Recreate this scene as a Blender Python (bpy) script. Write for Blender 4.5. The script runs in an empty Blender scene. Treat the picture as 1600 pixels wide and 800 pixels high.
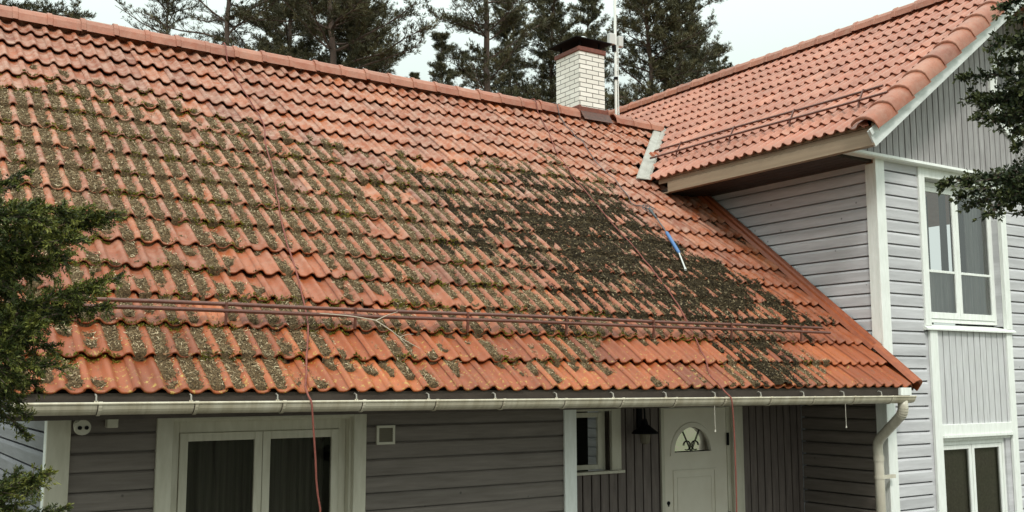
import bpy, math, random
import numpy as np
from mathutils import Vector, Matrix
random.seed(7); RNG = np.random.default_rng(7)
sc = bpy.context.scene
COL = sc.collection
R_ = math.radians

# ------------------------------------------------------------------ camera
CAM = np.array([-1.30016, -6.83967, 0.03464])
CR = np.array([0.837388, -0.546605, -0.002156])
CU = np.array([-0.064951, -0.103419, 0.992515])
CF = np.array([0.542736, 0.830980, 0.122104])
cam_d = bpy.data.cameras.new('camera'); cam = bpy.data.objects.new('camera', cam_d); COL.objects.link(cam)
cam_d.sensor_width = 36; cam_d.lens = 1592.3356 * 36 / 1600; cam_d.clip_end = 800; cam_d.clip_start = .05
cam.matrix_world = Matrix([[CR[0], CU[0], -CF[0], CAM[0]], [CR[1], CU[1], -CF[1], CAM[1]], [CR[2], CU[2], -CF[2], CAM[2]], [0, 0, 0, 1]])
sc.camera = cam

# ------------------------------------------------------------------ overcast sky, soft sun, exposure
SUN_EL, SUN_AZ = R_(48), R_(207)      # azimuth clockwise from +Y: behind the camera, a little to its left
w = bpy.data.worlds.new('World'); sc.world = w; w.use_nodes = True
nt = w.node_tree; nt.nodes.clear(); N = nt.nodes; L = nt.links
sky = N.new('ShaderNodeTexSky'); sky.sky_type = 'NISHITA'; sky.sun_disc = False
sky.sun_elevation = SUN_EL; sky.sun_rotation = SUN_AZ; sky.dust_density = 6; sky.air_density = 1.5
geo = N.new('ShaderNodeTexCoord'); sep = N.new('ShaderNodeSeparateXYZ'); L.new(geo.outputs['Generated'], sep.inputs[0])
# cloud deck: an overcast sky is about three times as bright overhead as at the horizon
mr = N.new('ShaderNodeMapRange'); mr.inputs[1].default_value = 0.2; mr.inputs[2].default_value = 1.0
mr.inputs[3].default_value = 7.6; mr.inputs[4].default_value = 25.0; L.new(sep.outputs[2], mr.inputs[0])
nz = N.new('ShaderNodeTexNoise'); nz.inputs['Scale'].default_value = 1.6; nz.inputs['Detail'].default_value = 3
L.new(geo.outputs['Generated'], nz.inputs['Vector'])
nm = N.new('ShaderNodeMapRange'); nm.inputs[3].default_value = .94; nm.inputs[4].default_value = 1.06; L.new(nz.outputs[0], nm.inputs[0])
mul = N.new('ShaderNodeMath'); mul.operation = 'MULTIPLY'; L.new(mr.outputs[0], mul.inputs[0]); L.new(nm.outputs[0], mul.inputs[1])
cl = N.new('ShaderNodeVectorMath'); cl.operation = 'SCALE'; cl.inputs[0].default_value = (0.885, 1.0, .942); L.new(mul.outputs[0], cl.inputs['Scale'])
mx = N.new('ShaderNodeMix'); mx.data_type = 'RGBA'; mx.inputs[0].default_value = .93
L.new(sky.outputs[0], mx.inputs[6]); L.new(cl.outputs[0], mx.inputs[7])
bg = N.new('ShaderNodeBackground'); bg.inputs[1].default_value = .08; L.new(mx.outputs[2], bg.inputs[0])
wo = N.new('ShaderNodeOutputWorld'); L.new(bg.outputs[0], wo.inputs[0])
sd = bpy.data.lights.new('sun', 'SUN'); sd.energy = 1.5; sd.angle = R_(10); sd.color = (1, .955, .89)
sun = bpy.data.objects.new('sun', sd); COL.objects.link(sun)
sdir = Vector((math.sin(SUN_AZ) * math.cos(SUN_EL), math.cos(SUN_AZ) * math.cos(SUN_EL), math.sin(SUN_EL)))
sun.rotation_euler = sdir.to_track_quat('Z', 'Y').to_euler(); sun.location = (0, -10, 20)
sc.render.engine = 'CYCLES'
sc.view_settings.view_transform = 'Standard'; sc.view_settings.look = 'None'
sc.view_settings.exposure = 0.42; sc.view_settings.gamma = 1
sc.cycles.max_bounces = 6; sc.cycles.transparent_max_bounces = 12

# ------------------------------------------------------------------ materials
def mat(name, col, rough=.6, var=None, nscale=8, bump=0, bscale=60, spec=.5, metal=0, stretch=(1, 1, 1), detail=5, extra=None):
    m = bpy.data.materials.new(name); m.use_nodes = True; t = m.node_tree; b = t.nodes['Principled BSDF']
    b.inputs['Base Color'].default_value = (*col, 1); b.inputs['Roughness'].default_value = rough
    b.inputs['Metallic'].default_value = metal; b.inputs['Specular IOR Level'].default_value = spec
    tc = t.nodes.new('ShaderNodeTexCoord'); mp = t.nodes.new('ShaderNodeMapping'); mp.inputs['Scale'].default_value = stretch
    t.links.new(tc.outputs['Object'], mp.inputs[0])
    if var:
        n = t.nodes.new('ShaderNodeTexNoise'); n.inputs['Scale'].default_value = nscale; n.inputs['Detail'].default_value = detail
        n.inputs['Roughness'].default_value = .62
        t.links.new(mp.outputs[0], n.inputs[0])
        r = t.nodes.new('ShaderNodeValToRGB'); r.color_ramp.elements[0].position = .33; r.color_ramp.elements[1].position = .68
        r.color_ramp.elements[0].color = (*var, 1); r.color_ramp.elements[1].color = (*col, 1)
        t.links.new(n.outputs[0], r.inputs[0]); t.links.new(r.outputs[0], b.inputs['Base Color'])
    if bump:
        n2 = t.nodes.new('ShaderNodeTexNoise'); n2.inputs['Scale'].default_value = bscale; n2.inputs['Detail'].default_value = 6
        t.links.new(mp.outputs[0], n2.inputs[0])
        bp = t.nodes.new('ShaderNodeBump'); bp.inputs['Strength'].default_value = bump; bp.inputs['Distance'].default_value = .01
        t.links.new(n2.outputs[0], bp.inputs['Height']); t.links.new(bp.outputs[0], b.inputs['Normal'])
    if extra: extra(t, b, mp)
    return m

def board_tone(lo=.84, hi=1.12):
    """boards weather unequally: a slow tone change along each board, different from board to board"""
    def f(t, b, mp):
        src = b.inputs['Base Color'].links[0].from_socket
        tc = t.nodes.new('ShaderNodeTexCoord'); m2 = t.nodes.new('ShaderNodeMapping'); m2.inputs['Scale'].default_value = (.35, .35, 7.1); t.links.new(tc.outputs['Object'], m2.inputs[0])
        n = t.nodes.new('ShaderNodeTexNoise'); n.inputs['Scale'].default_value = 1; n.inputs['Detail'].default_value = 2; t.links.new(m2.outputs[0], n.inputs[0])
        r = t.nodes.new('ShaderNodeMapRange'); r.inputs[1].default_value = .32; r.inputs[2].default_value = .68; r.inputs[3].default_value = lo; r.inputs[4].default_value = hi; t.links.new(n.outputs[0], r.inputs[0])
        v = t.nodes.new('ShaderNodeVectorMath'); v.operation = 'SCALE'; t.links.new(src, v.inputs[0]); t.links.new(r.outputs[0], v.inputs['Scale']); t.links.new(v.outputs[0], b.inputs['Base Color'])
        # knots and nail heads as small dark specks
        vo = t.nodes.new('ShaderNodeTexVoronoi'); vo.inputs['Scale'].default_value = 4.5; t.links.new(tc.outputs['Object'], vo.inputs['Vector'])
        k = t.nodes.new('ShaderNodeMapRange'); k.inputs[1].default_value = .035; k.inputs[2].default_value = .07; k.inputs[3].default_value = .45; k.inputs[4].default_value = 1; t.links.new(vo.outputs['Distance'], k.inputs[0])
        v2 = t.nodes.new('ShaderNodeVectorMath'); v2.operation = 'SCALE'; t.links.new(v.outputs[0], v2.inputs[0]); t.links.new(k.outputs[0], v2.inputs['Scale']); t.links.new(v2.outputs[0], b.inputs['Base Color'])
    return f
def attr_mat(name, cols, rough=.8, spec=.3, attr='rnd', bump=0, bscale=300):
    """colour picked from a ramp by a per-face random number"""
    m = mat(name, cols[0][1], rough, spec=spec, bump=bump, bscale=bscale); t = m.node_tree; b = t.nodes['Principled BSDF']
    a = t.nodes.new('ShaderNodeAttribute'); a.attribute_name = attr
    r = t.nodes.new('ShaderNodeValToRGB')
    els = r.color_ramp.elements
    while len(els) < len(cols): els.new(.5)
    for e, (p, c) in zip(els, cols): e.position = p; e.color = (*c, 1)
    t.links.new(a.outputs['Fac'], r.inputs[0]); t.links.new(r.outputs[0], b.inputs['Base Color'])
    return m

def tile_mat(name, base, dark, light, rough, grime, lichen=True):
    m = bpy.data.materials.new(name); m.use_nodes = True; t = m.node_tree; b = t.nodes['Principled BSDF']; nn = t.nodes; l = t.links
    tc = nn.new('ShaderNodeTexCoord')
    a = nn.new('ShaderNodeAttribute'); a.attribute_name = 'rnd'
    r = nn.new('ShaderNodeValToRGB'); els = r.color_ramp.elements
    els[0].color = (*dark, 1); els[1].color = (*light, 1); e = els.new(.5); e.color = (*base, 1)
    l.new(a.outputs['Fac'], r.inputs[0])
    n = nn.new('ShaderNodeTexNoise'); n.inputs['Scale'].default_value = 2.2; n.inputs['Detail'].default_value = 9; n.inputs['Roughness'].default_value = .7
    l.new(tc.outputs['Object'], n.inputs[0])
    r2 = nn.new('ShaderNodeMapRange'); r2.inputs[1].default_value = .3; r2.inputs[2].default_value = .72; r2.inputs[3].default_value = .72; r2.inputs[4].default_value = 1.16
    l.new(n.outputs[0], r2.inputs[0])
    v = nn.new('ShaderNodeVectorMath'); v.operation = 'SCALE'; l.new(r.outputs[0], v.inputs[0]); l.new(r2.outputs[0], v.inputs['Scale'])
    # dirt speckle and old lichen rings
    n3 = nn.new('ShaderNodeTexNoise'); n3.inputs['Scale'].default_value = 34; n3.inputs['Detail'].default_value = 7; n3.inputs['Roughness'].default_value = .75
    l.new(tc.outputs['Object'], n3.inputs[0])
    r3 = nn.new('ShaderNodeMapRange'); r3.inputs[1].default_value = .56; r3.inputs[2].default_value = .70; r3.inputs[4].default_value = grime
    l.new(n3.outputs[0], r3.inputs[0])
    mx1 = nn.new('ShaderNodeMix'); mx1.data_type = 'RGBA'; l.new(r3.outputs[0], mx1.inputs[0]); l.new(v.outputs[0], mx1.inputs[6]); mx1.inputs[7].default_value = (.11, .07, .04, 1)
    out = mx1.outputs[2]
    # pale dusty bloom
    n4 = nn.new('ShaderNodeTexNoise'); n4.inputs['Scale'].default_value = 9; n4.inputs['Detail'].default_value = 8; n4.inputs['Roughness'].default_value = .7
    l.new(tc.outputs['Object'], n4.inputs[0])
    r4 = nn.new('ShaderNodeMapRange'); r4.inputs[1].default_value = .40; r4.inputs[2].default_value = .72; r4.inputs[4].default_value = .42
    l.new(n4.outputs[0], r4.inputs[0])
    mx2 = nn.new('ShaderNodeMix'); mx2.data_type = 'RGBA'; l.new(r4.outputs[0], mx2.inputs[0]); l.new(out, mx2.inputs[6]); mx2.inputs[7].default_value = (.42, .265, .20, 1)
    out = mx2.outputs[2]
    if lichen:      # lower rows cleaner; dust growing upward also paints in the sky sheen there
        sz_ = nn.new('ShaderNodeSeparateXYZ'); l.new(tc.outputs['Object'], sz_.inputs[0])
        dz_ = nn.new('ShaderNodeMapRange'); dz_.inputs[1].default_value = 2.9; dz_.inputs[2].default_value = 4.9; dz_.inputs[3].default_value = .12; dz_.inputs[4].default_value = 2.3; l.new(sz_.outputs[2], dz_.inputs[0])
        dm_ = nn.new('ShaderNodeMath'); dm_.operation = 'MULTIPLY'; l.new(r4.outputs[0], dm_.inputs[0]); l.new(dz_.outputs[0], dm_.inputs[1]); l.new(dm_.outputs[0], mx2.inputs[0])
    if lichen:      # yellow crustose lichen, a real growth that is thick at the lower left of the roof
        n5 = nn.new('ShaderNodeTexNoise'); n5.inputs['Scale'].default_value = 26; n5.inputs['Detail'].default_value = 6; n5.inputs['Roughness'].default_value = .7
        l.new(tc.outputs['Object'], n5.inputs[0])
        sp = nn.new('ShaderNodeSeparateXYZ'); l.new(tc.outputs['Object'], sp.inputs[0])
        zf = nn.new('ShaderNodeMapRange'); zf.inputs[1].default_value = 2.55; zf.inputs[2].default_value = 3.6; zf.inputs[3].default_value = .10; zf.inputs[4].default_value = .0
        l.new(sp.outputs[2], zf.inputs[0])
        xf = nn.new('ShaderNodeMapRange'); xf.inputs[1].default_value = 1.0; xf.inputs[2].default_value = 5.0; xf.inputs[3].default_value = 1.; xf.inputs[4].default_value = .35
        l.new(sp.outputs[0], xf.inputs[0])
        mm = nn.new('ShaderNodeMath'); mm.operation = 'MULTIPLY'; l.new(zf.outputs[0], mm.inputs[0]); l.new(xf.outputs[0], mm.inputs[1])
        ad = nn.new('ShaderNodeMath'); l.new(n5.outputs[0], ad.inputs[0]); l.new(mm.outputs[0], ad.inputs[1])
        r5 = nn.new('ShaderNodeMapRange'); r5.inputs[1].default_value = .66; r5.inputs[2].default_value = .72; r5.inputs[4].default_value = .8; l.new(ad.outputs[0], r5.inputs[0])
        mx3 = nn.new('ShaderNodeMix'); mx3.data_type = 'RGBA'; l.new(r5.outputs[0], mx3.inputs[0]); l.new(out, mx3.inputs[6]); mx3.inputs[7].default_value = (.42, .29, .06, 1)
        out = mx3.outputs[2]
    l.new(out, b.inputs['Base Color'])
    rr = nn.new('ShaderNodeMapRange'); rr.inputs[3].default_value = rough - .08; rr.inputs[4].default_value = rough + .14; l.new(n4.outputs[0], rr.inputs[0]); l.new(rr.outputs[0], b.inputs['Roughness'])
    b.inputs['Specular IOR Level'].default_value = .5
    bp = nn.new('ShaderNodeBump'); bp.inputs['Strength'].default_value = .35; bp.inputs['Distance'].default_value = .006
    l.new(n3.outputs[0], bp.inputs['Height']); l.new(bp.outputs[0], b.inputs['Normal'])
    return m

M = {}
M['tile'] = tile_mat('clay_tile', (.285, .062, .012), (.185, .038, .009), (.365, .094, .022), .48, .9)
M['tile_wing'] = tile_mat('wing_tile', (.35, .112, .062), (.27, .078, .040), (.42, .155, .092), .42, .35, False)
M['ridge'] = tile_mat('ridge_tile', (.31, .093, .046), (.24, .064, .03), (.38, .135, .075), .48, .6, False)
M['red_metal'] = mat('red_painted_metal', (.21, .065, .04), .38, (.13, .04, .025), 30, .1, 90)
M['white'] = mat('white_paint', (.84, .86, .83), .5, (.72, .74, .70), 5, .12, 40, stretch=(6, 6, 1))
M['cream'] = mat('old_white_paint', (.60, .57, .47), .5, (.50, .47, .37), 4, .12, 40, stretch=(6, 6, 1))
M['barge'] = mat('weathered_white_board', (.74, .77, .75), .6, (.52, .54, .52), 3.5, .2, 40, stretch=(1, 1, 2.4), detail=8)
M['fascia'] = mat('tan_fascia_board', (.33, .245, .165), .6, (.25, .18, .12), 3, .2, 50, stretch=(1, .25, 6))
M['rust'] = mat('rusty_flashing', (.11, .04, .025), .6, (.05, .02, .014), 12, .2, 60)
M['soffit'] = mat('shaded_soffit_board', (.05, .033, .024), .7, (.03, .02, .015), 4, .2, 50)  # brown deepened to put the wing eave's shade into the boards
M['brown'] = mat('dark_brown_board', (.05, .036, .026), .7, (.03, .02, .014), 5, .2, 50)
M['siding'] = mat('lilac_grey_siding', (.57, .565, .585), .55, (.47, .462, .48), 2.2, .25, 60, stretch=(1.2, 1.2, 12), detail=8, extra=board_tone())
M['siding_end'] = mat('blue_grey_shaded_siding', (.17, .17, .19), .55, (.12, .12, .135), 2.2, .25, 60, stretch=(1.2, 1.2, 12), detail=8)  # end wall paint toned down to carry verge and juniper shade
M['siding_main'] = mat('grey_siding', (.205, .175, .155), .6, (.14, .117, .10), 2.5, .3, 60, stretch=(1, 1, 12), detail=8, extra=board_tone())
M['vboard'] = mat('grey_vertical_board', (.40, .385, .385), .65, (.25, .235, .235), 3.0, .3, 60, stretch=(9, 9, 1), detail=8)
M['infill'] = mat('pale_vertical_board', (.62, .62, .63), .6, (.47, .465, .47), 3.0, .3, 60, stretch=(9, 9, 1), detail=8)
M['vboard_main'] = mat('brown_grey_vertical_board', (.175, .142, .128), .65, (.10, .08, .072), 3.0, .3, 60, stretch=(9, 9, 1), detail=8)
M['gutter'] = mat('white_gutter', (.60, .55, .44), .38, (.40, .345, .245), 2.2, 0, stretch=(7, .6, .6), detail=8)
M['pipe'] = mat('white_downpipe', (.62, .58, .49), .32, (.50, .46, .37), 4, 0, stretch=(5, 5, 1))
M['guard_metal'] = mat('brown_painted_tube', (.15, .052, .034), .35, (.09, .032, .022), 30, .1, 90)
M['orange_metal'] = mat('orange_painted_flashing', (.33, .085, .028), .4, (.24, .058, .02), 14, .1, 90)
M['zinc'] = mat('weathered_zinc', (.40, .38, .34), .5, (.30, .285, .25), 6, .1, 60, metal=.25)
M['black'] = mat('black_sheet_metal', (.006, .006, .007), .8, spec=.15)
M['steel'] = mat('galvanised_steel', (.62, .63, .62), .42, metal=.5)
M['dark_room'] = mat('dark_interior', (.03, .028, .025), .9)
M['curtain'] = mat('sheer_curtain', (.88, .88, .86), .9, (.58, .60, .60), 5, 0, stretch=(9, 9, .25), detail=3)
M['curtain_dark'] = mat('drawn_dark_curtain', (.10, .095, .075), .9, (.055, .05, .04), 5, 0, stretch=(7, 7, .25), detail=4)
M['lace'] = mat('olive_mesh_blind', (.15, .135, .10), .9, (.10, .09, .065), 30, .3, 120)
M['door'] = mat('cream_door_paint', (.72, .68, .58), .42, (.64, .59, .49), 2, .05, 30)
M['grey_plastic'] = mat('grey_plastic', (.55, .55, .53), .5)
M['cream_plastic'] = mat('cream_plastic', (.58, .55, .45), .45)
M['mesh_grey'] = mat('grille_grey', (.16, .14, .10), .7)
M['blue'] = mat('blue_plastic', (.06, .15, .34), .5)
M['dark_grip'] = mat('dark_grey_rubber', (.05, .055, .06), .5)
M['rope'] = mat('dull_red_rope', (.24, .065, .045), .75, (.15, .04, .028), 60, .4, 300)
M['hose'] = mat('grey_black_hose', (.10, .085, .085), .5)
M['bark'] = mat('pine_bark', (.115, .075, .055), .9, (.06, .045, .038), 5, .8, 14, stretch=(3, 3, .6))
M['twig'] = mat('dry_twig', (.42, .36, .28), .8)
M['string'] = mat('dull_string', (.50, .47, .40), .8)
M['door_curtain'] = mat('blue_grey_glass_pattern', (.50, .53, .56), .6, (.12, .11, .12), 14, 0, detail=3)
M['ground'] = mat('grass_ground', (.10, .12, .045), .95, (.13, .11, .07), .6, .6, 20)
M['gravel'] = mat('gravel_yard', (.11, .10, .085), .95, (.07, .065, .055), 30, .6, 60)

def needle_mat(name, cols):
    m = attr_mat(name, cols, .6, .25)
    return m
M['needles'] = needle_mat('pine_needles', [(0, (.030, .032, .015)), (.5, (.066, .064, .030)), (1, (.135, .12, .06))])
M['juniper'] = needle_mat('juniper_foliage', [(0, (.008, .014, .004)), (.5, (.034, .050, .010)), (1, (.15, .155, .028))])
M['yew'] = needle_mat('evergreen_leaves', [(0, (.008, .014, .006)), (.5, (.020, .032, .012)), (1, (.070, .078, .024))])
M['lichen'] = attr_mat('dry_lichen_scraps', [(0, (.042, .027, .014)), (.35, (.155, .107, .056)), (.75, (.34, .255, .148)), (1, (.62, .51, .34))], .9, .2)
M['lichen_bed'] = mat('lichen_bed', (.175, .115, .058), .95, (.02, .014, .008), 70, 1, 90, spec=.2, detail=8)
M['moss'] = attr_mat('dark_moss_scraps', [(0, (.009, .007, .004)), (.5, (.052, .037, .018)), (.82, (.14, .105, .055)), (1, (.30, .24, .15))], .9, .2)
M['moss_bed'] = mat('dark_moss_bed', (.052, .037, .018), .95, (.006, .004, .003), 42, 1, 70, spec=.15, detail=8)
M['green_moss'] = attr_mat('green_moss_tufts', [(0, (.05, .055, .01)), (.5, (.14, .135, .02)), (1, (.28, .25, .035))], .9, .2)

def glass_mat(name, tint, refl):
    m = bpy.data.materials.new(name); m.use_nodes = True; t = m.node_tree; t.nodes.clear()
    o = t.nodes.new('ShaderNodeOutputMaterial'); ms = t.nodes.new('ShaderNodeMixShader'); tr = t.nodes.new('ShaderNodeBsdfTransparent')
    g = t.nodes.new('ShaderNodeBsdfGlossy'); g.inputs['Roughness'].default_value = .01
    tr.inputs[0].default_value = (*tint, 1)
    f = t.nodes.new('ShaderNodeLayerWeight'); f.inputs['Blend'].default_value = refl
    t.links.new(f.outputs['Fresnel'], ms.inputs[0]); t.links.new(tr.outputs[0], ms.inputs[1]); t.links.new(g.outputs[0], ms.inputs[2])
    tc = t.nodes.new('ShaderNodeTexCoord'); n = t.nodes.new('ShaderNodeTexNoise'); n.inputs['Scale'].default_value = 2.5; t.links.new(tc.outputs['Object'], n.inputs[0])
    bp = t.nodes.new('ShaderNodeBump'); bp.inputs['Strength'].default_value = .06; bp.inputs['Distance'].default_value = .05
    t.links.new(n.outputs[0], bp.inputs['Height']); t.links.new(bp.outputs[0], g.inputs['Normal'])
    t.links.new(ms.outputs[0], o.inputs[0]); return m
M['glass'] = glass_mat('window_glass', (1, 1, 1), .62)
M['glass_porch'] = glass_mat('porch_window_glass', (.7, .7, .68), .08)
M['glass_dark'] = glass_mat('shaded_window_glass', (.8, .8, .78), .22)

# chimney brick: pale bricks with dark mortar, laid on both faces
def brick_extra(t, b, mp):
    tc = t.nodes.new('ShaderNodeTexCoord'); sp = t.nodes.new('ShaderNodeSeparateXYZ'); t.links.new(tc.outputs['Object'], sp.inputs[0])
    ad = t.nodes.new('ShaderNodeMath'); t.links.new(sp.outputs[0], ad.inputs[0]); t.links.new(sp.outputs[1], ad.inputs[1])
    cb = t.nodes.new('ShaderNodeCombineXYZ'); t.links.new(ad.outputs[0], cb.inputs[0]); t.links.new(sp.outputs[2], cb.inputs[1])
    br = t.nodes.new('ShaderNodeTexBrick'); t.links.new(cb.outputs[0], br.inputs[0])
    br.inputs['Scale'].default_value = 1; br.inputs['Brick Width'].default_value = .235; br.inputs['Row Height'].default_value = .071
    br.inputs['Mortar Size'].default_value = .0055; br.inputs['Mortar Smooth'].default_value = .2
    br.inputs['Color1'].default_value = (.84, .82, .76, 1); br.inputs['Color2'].default_value = (.72, .70, .64, 1); br.inputs['Mortar'].default_value = (.10, .09, .075, 1)
    t.links.new(br.outputs[0], b.inputs['Base Color'])
    bp = t.nodes.new('ShaderNodeBump'); bp.inputs['Strength'].default_value = .8; bp.inputs['Distance'].default_value = -.01
    t.links.new(br.outputs['Fac'], bp.inputs['Height']); t.links.new(bp.outputs[0], b.inputs['Normal'])
M['brick'] = mat('white_brick', (.7, .7, .65), .7, extra=brick_extra)

# ------------------------------------------------------------------ builders
def wloc(o):
    p = Vector((0, 0, 0))
    while o is not None: p += o.location; o = o.parent
    return p
def link(name, verts, faces, m, parent=None, rnd=None, smooth=False, bevel=0):
    me = bpy.data.meshes.new(name)
    verts = np.asarray(verts, dtype=np.float64)
    if parent is not None: verts = verts - np.array(wloc(parent))
    if isinstance(faces, np.ndarray):
        k = faces.shape[1]; n = len(faces)
        me.vertices.add(len(verts)); me.vertices.foreach_set('co', verts.astype(np.float32).ravel())
        me.loops.add(n * k); me.loops.foreach_set('vertex_index', faces.astype(np.int32).ravel())
        me.polygons.add(n); me.polygons.foreach_set('loop_start', np.arange(0, n * k, k, dtype=np.int32))
        me.update(calc_edges=True)
    else:
        me.from_pydata([tuple(v) for v in verts], [], faces)
    if rnd is not None:
        a = me.attributes.new('rnd', 'FLOAT', 'FACE'); a.data.foreach_set('value', np.asarray(rnd, dtype=np.float32))
    if smooth: me.polygons.foreach_set('use_smooth', np.ones(len(me.polygons), dtype=bool))
    if m is not None: me.materials.append(m)
    me.validate(); me.update()
    o = bpy.data.objects.new(name, me); COL.objects.link(o)
    if parent is not None: o.parent = parent
    if bevel:
        bm = o.modifiers.new('bevel', 'BEVEL'); bm.width = bevel; bm.segments = 1; bm.limit_method = 'ANGLE'
    return o
def empty(name, loc):
    o = bpy.data.objects.new(name, None); o.location = loc; o.empty_display_size = .2; COL.objects.link(o); return o
def tag(o, label=None, cat=None, group=None, kind=None):
    for k, v in (('label', label), ('category', cat), ('group', group), ('kind', kind)):
        if v: o[k] = v
    return o
class MB:
    def __init__(s): s.v = []; s.f = []
    def add(s, v, f):
        n = len(s.v); s.v += [tuple(float(c) for c in p) for p in v]; s.f += [tuple(i + n for i in q) for q in f]; return s
    def box(s, x0, x1, y0, y1, z0, z1):
        x0, x1 = sorted((x0, x1)); y0, y1 = sorted((y0, y1)); z0, z1 = sorted((z0, z1))
        return s.add([(x0, y0, z0), (x1, y0, z0), (x1, y1, z0), (x0, y1, z0), (x0, y0, z1), (x1, y0, z1), (x1, y1, z1), (x0, y1, z1)],
                     [(0, 3, 2, 1), (4, 5, 6, 7), (0, 1, 5, 4), (1, 2, 6, 5), (2, 3, 7, 6), (3, 0, 4, 7)])
    def extrude(s, poly, d):          # closed 3-D polygon pushed along d
        n = len(poly); d = np.array(d, float); P = [np.array(p, float) for p in poly]
        v = P + [p + d for p in P]
        return s.add(v, [tuple(range(n))[::-1], tuple(range(n, 2 * n))] + [(i, (i + 1) % n, n + (i + 1) % n, n + i) for i in range(n)])
    def tube(s, pts, r, n=8, cap=True):
        P = [np.array(p, float) for p in pts]; rr = r if hasattr(r, '__len__') else [r] * len(P)
        rings = []; up = None
        for i, p in enumerate(P):
            d = P[min(i + 1, len(P) - 1)] - P[max(i - 1, 0)]; d = d / (np.linalg.norm(d) + 1e-12)
            if up is None: up = np.array([0, 0, 1.]) if abs(d[2]) < .9 else np.array([1., 0, 0])
            a = np.cross(d, up); a /= np.linalg.norm(a) + 1e-12; b = np.cross(a, d); up = b
            rings.append([p + rr[i] * (math.cos(t) * a + math.sin(t) * b) for t in [2 * math.pi * k / n for k in range(n)]])
        v = [q for r_ in rings for q in r_]; f = []
        for i in range(len(P) - 1):
            for k in range(n): f.append((i * n + k, i * n + (k + 1) % n, (i + 1) * n + (k + 1) % n, (i + 1) * n + k))
        if cap: f += [tuple(range(n))[::-1], tuple((len(P) - 1) * n + k for k in range(n))]
        return s.add(v, f)
    def build(s, name, m, parent=None, **k): return link(name, s.v, s.f, m, parent, **k)
def box(name, m, parent, x0, x1, y0, y1, z0, z1, bevel=.003): return MB().box(x0, x1, y0, y1, z0, z1).build(name, m, parent, bevel=bevel)

# ------------------------------------------------------------------ key dimensions (metres; z = 0 at the tile edge of the main eave)
GZ = -2.62                                  # ground
TH = 0.6708971; G = 0.378                   # main roof pitch, tile gauge
RIDGE_S = 6.40
XL, XR = -0.66, 8.34                        # main roof ends
YF, YR = 0.90, 1.66                         # front wall, recessed porch wall
XW = 8.42; YWF = 0.46                       # wing side wall, wing front wall
WT = math.atan(.727); WO = np.array([7.58, 0, 2.745]); WXR = 11.0   # wing roof
def main_pt(a, s, h=0):
    a, s, h = np.broadcast_arrays(np.asarray(a, float), np.asarray(s, float), np.asarray(h, float))
    return np.stack([a, s * math.cos(TH) - h * math.sin(TH), s * math.sin(TH) + h * math.cos(TH)], -1)
def wing_pt(a, s, h=0):                     # a = -Y
    a, s, h = np.broadcast_arrays(np.asarray(a, float), np.asarray(s, float), np.asarray(h, float))
    return np.stack([WO[0] + s * math.cos(WT) - h * math.sin(WT), -a, WO[2] + s * math.sin(WT) + h * math.cos(WT)], -1)
def valley_x(z): return WO[0] + (z - WO[2]) / .727
H = .040
def wave(u):                                 # u in tile waves, crest at integers
    c = .5 + .5 * np.cos(2 * np.pi * u)
    return H * np.clip(1.12 * c ** 1.9, 0, 1 - .0 * c) * (1 - .06 * (1 - c)) + .0

# ================================================================== SETTING
g = MB(); g.box(-150, 150, -150, 150, GZ - .4, GZ - .004); gr = g.build('ground', M['ground']); tag(gr, kind='structure')
g = MB(); g.box(-8, 12, -11, 4, GZ - .02, GZ); yd = g.build('yard', M['gravel']); tag(yd, kind='structure')  # unseen; gravel added for the light it bounces onto the walls

# ================================================================== HOUSE
house = empty('house', (4, .9, GZ)); tag(house, 'grey timber house with mossy orange tile roof and a taller gabled wing at its right', 'house')

def tile_field(name, pt, a0, ncols, s_rows, m, parent, amin=None, amax=None, phase=0, gauge=G, ov=.075, lift=.043):
    """rows of interlocking wave tiles, every tile its own little sheet with a lip, set a touch unevenly"""
    nu, vs = 22, None
    V = []; F = []; Rn = []; base = 0
    u = np.linspace(0, 2.1, nu + 1)
    for n, (s0, s1) in enumerate(s_rows):
        prof_s = np.array([.065, 0, .002, .012, .14, s1 - s0 + ov]); prof_h = np.array([-.018, -.013, -.003, 0, -.009, -lift - lift * ov / gauge])
        for t in range(ncols):
            al = a0 + t * .3; jit = RNG.normal(0, .0022); tilt = RNG.normal(0, .003); ds = RNG.normal(0, .0035); skew = RNG.normal(0, .002)
            a = al + u * .15 + .03
            if amin is not None and al + .33 < amin(s0, s1): continue
            if amax is not None and al > amax(s0, s1): continue
            A, S = np.meshgrid(a, s0 + prof_s)
            Hh = np.tile(prof_h[:, None], (1, nu + 1)) + wave((A) / .15 + phase) - H
            Hh = Hh + jit + tilt * (u - 1)[None, :] + .0045 * np.where(u > 1.98, -1.2, (1 - u / 2))[None, :] * (np.arange(6) > 0)[:, None]
            S = S + ds + skew * (u - 1)[None, :]
            Hh[0] -= .0
            if amin is not None: A = np.maximum(A, amin(S, S))
            if amax is not None: A = np.minimum(A, amax(S, S))
            P = pt(A, S, Hh).reshape(-1, 3); V.append(P)
            idx = (np.arange(5)[:, None] * (nu + 1) + np.arange(nu)[None, :]).ravel() + base
            F.append(np.stack([idx, idx + 1, idx + nu + 2, idx + nu + 1], -1)); Rn.append(np.full(len(idx), np.clip(RNG.normal(.5, .22), 0, 1)))
            base += len(P)
    o = link(name, np.concatenate(V), np.concatenate(F), m, parent, rnd=np.concatenate(Rn), smooth=True)
    return o
rows = [(n * G, (n + 1) * G) for n in range(16)] + [(16 * G, 16 * G + .34)]
def main_amax(s, _):
    z = np.asarray(s) * math.sin(TH)
    return np.where(z < WO[2] + .02, XR - .03, np.maximum(np.minimum(valley_x(z) - .125, 9.4), 7.5))
roof = tile_field('roof', main_pt, -.66, 34, rows, M['tile'], house, amax=main_amax)
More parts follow.
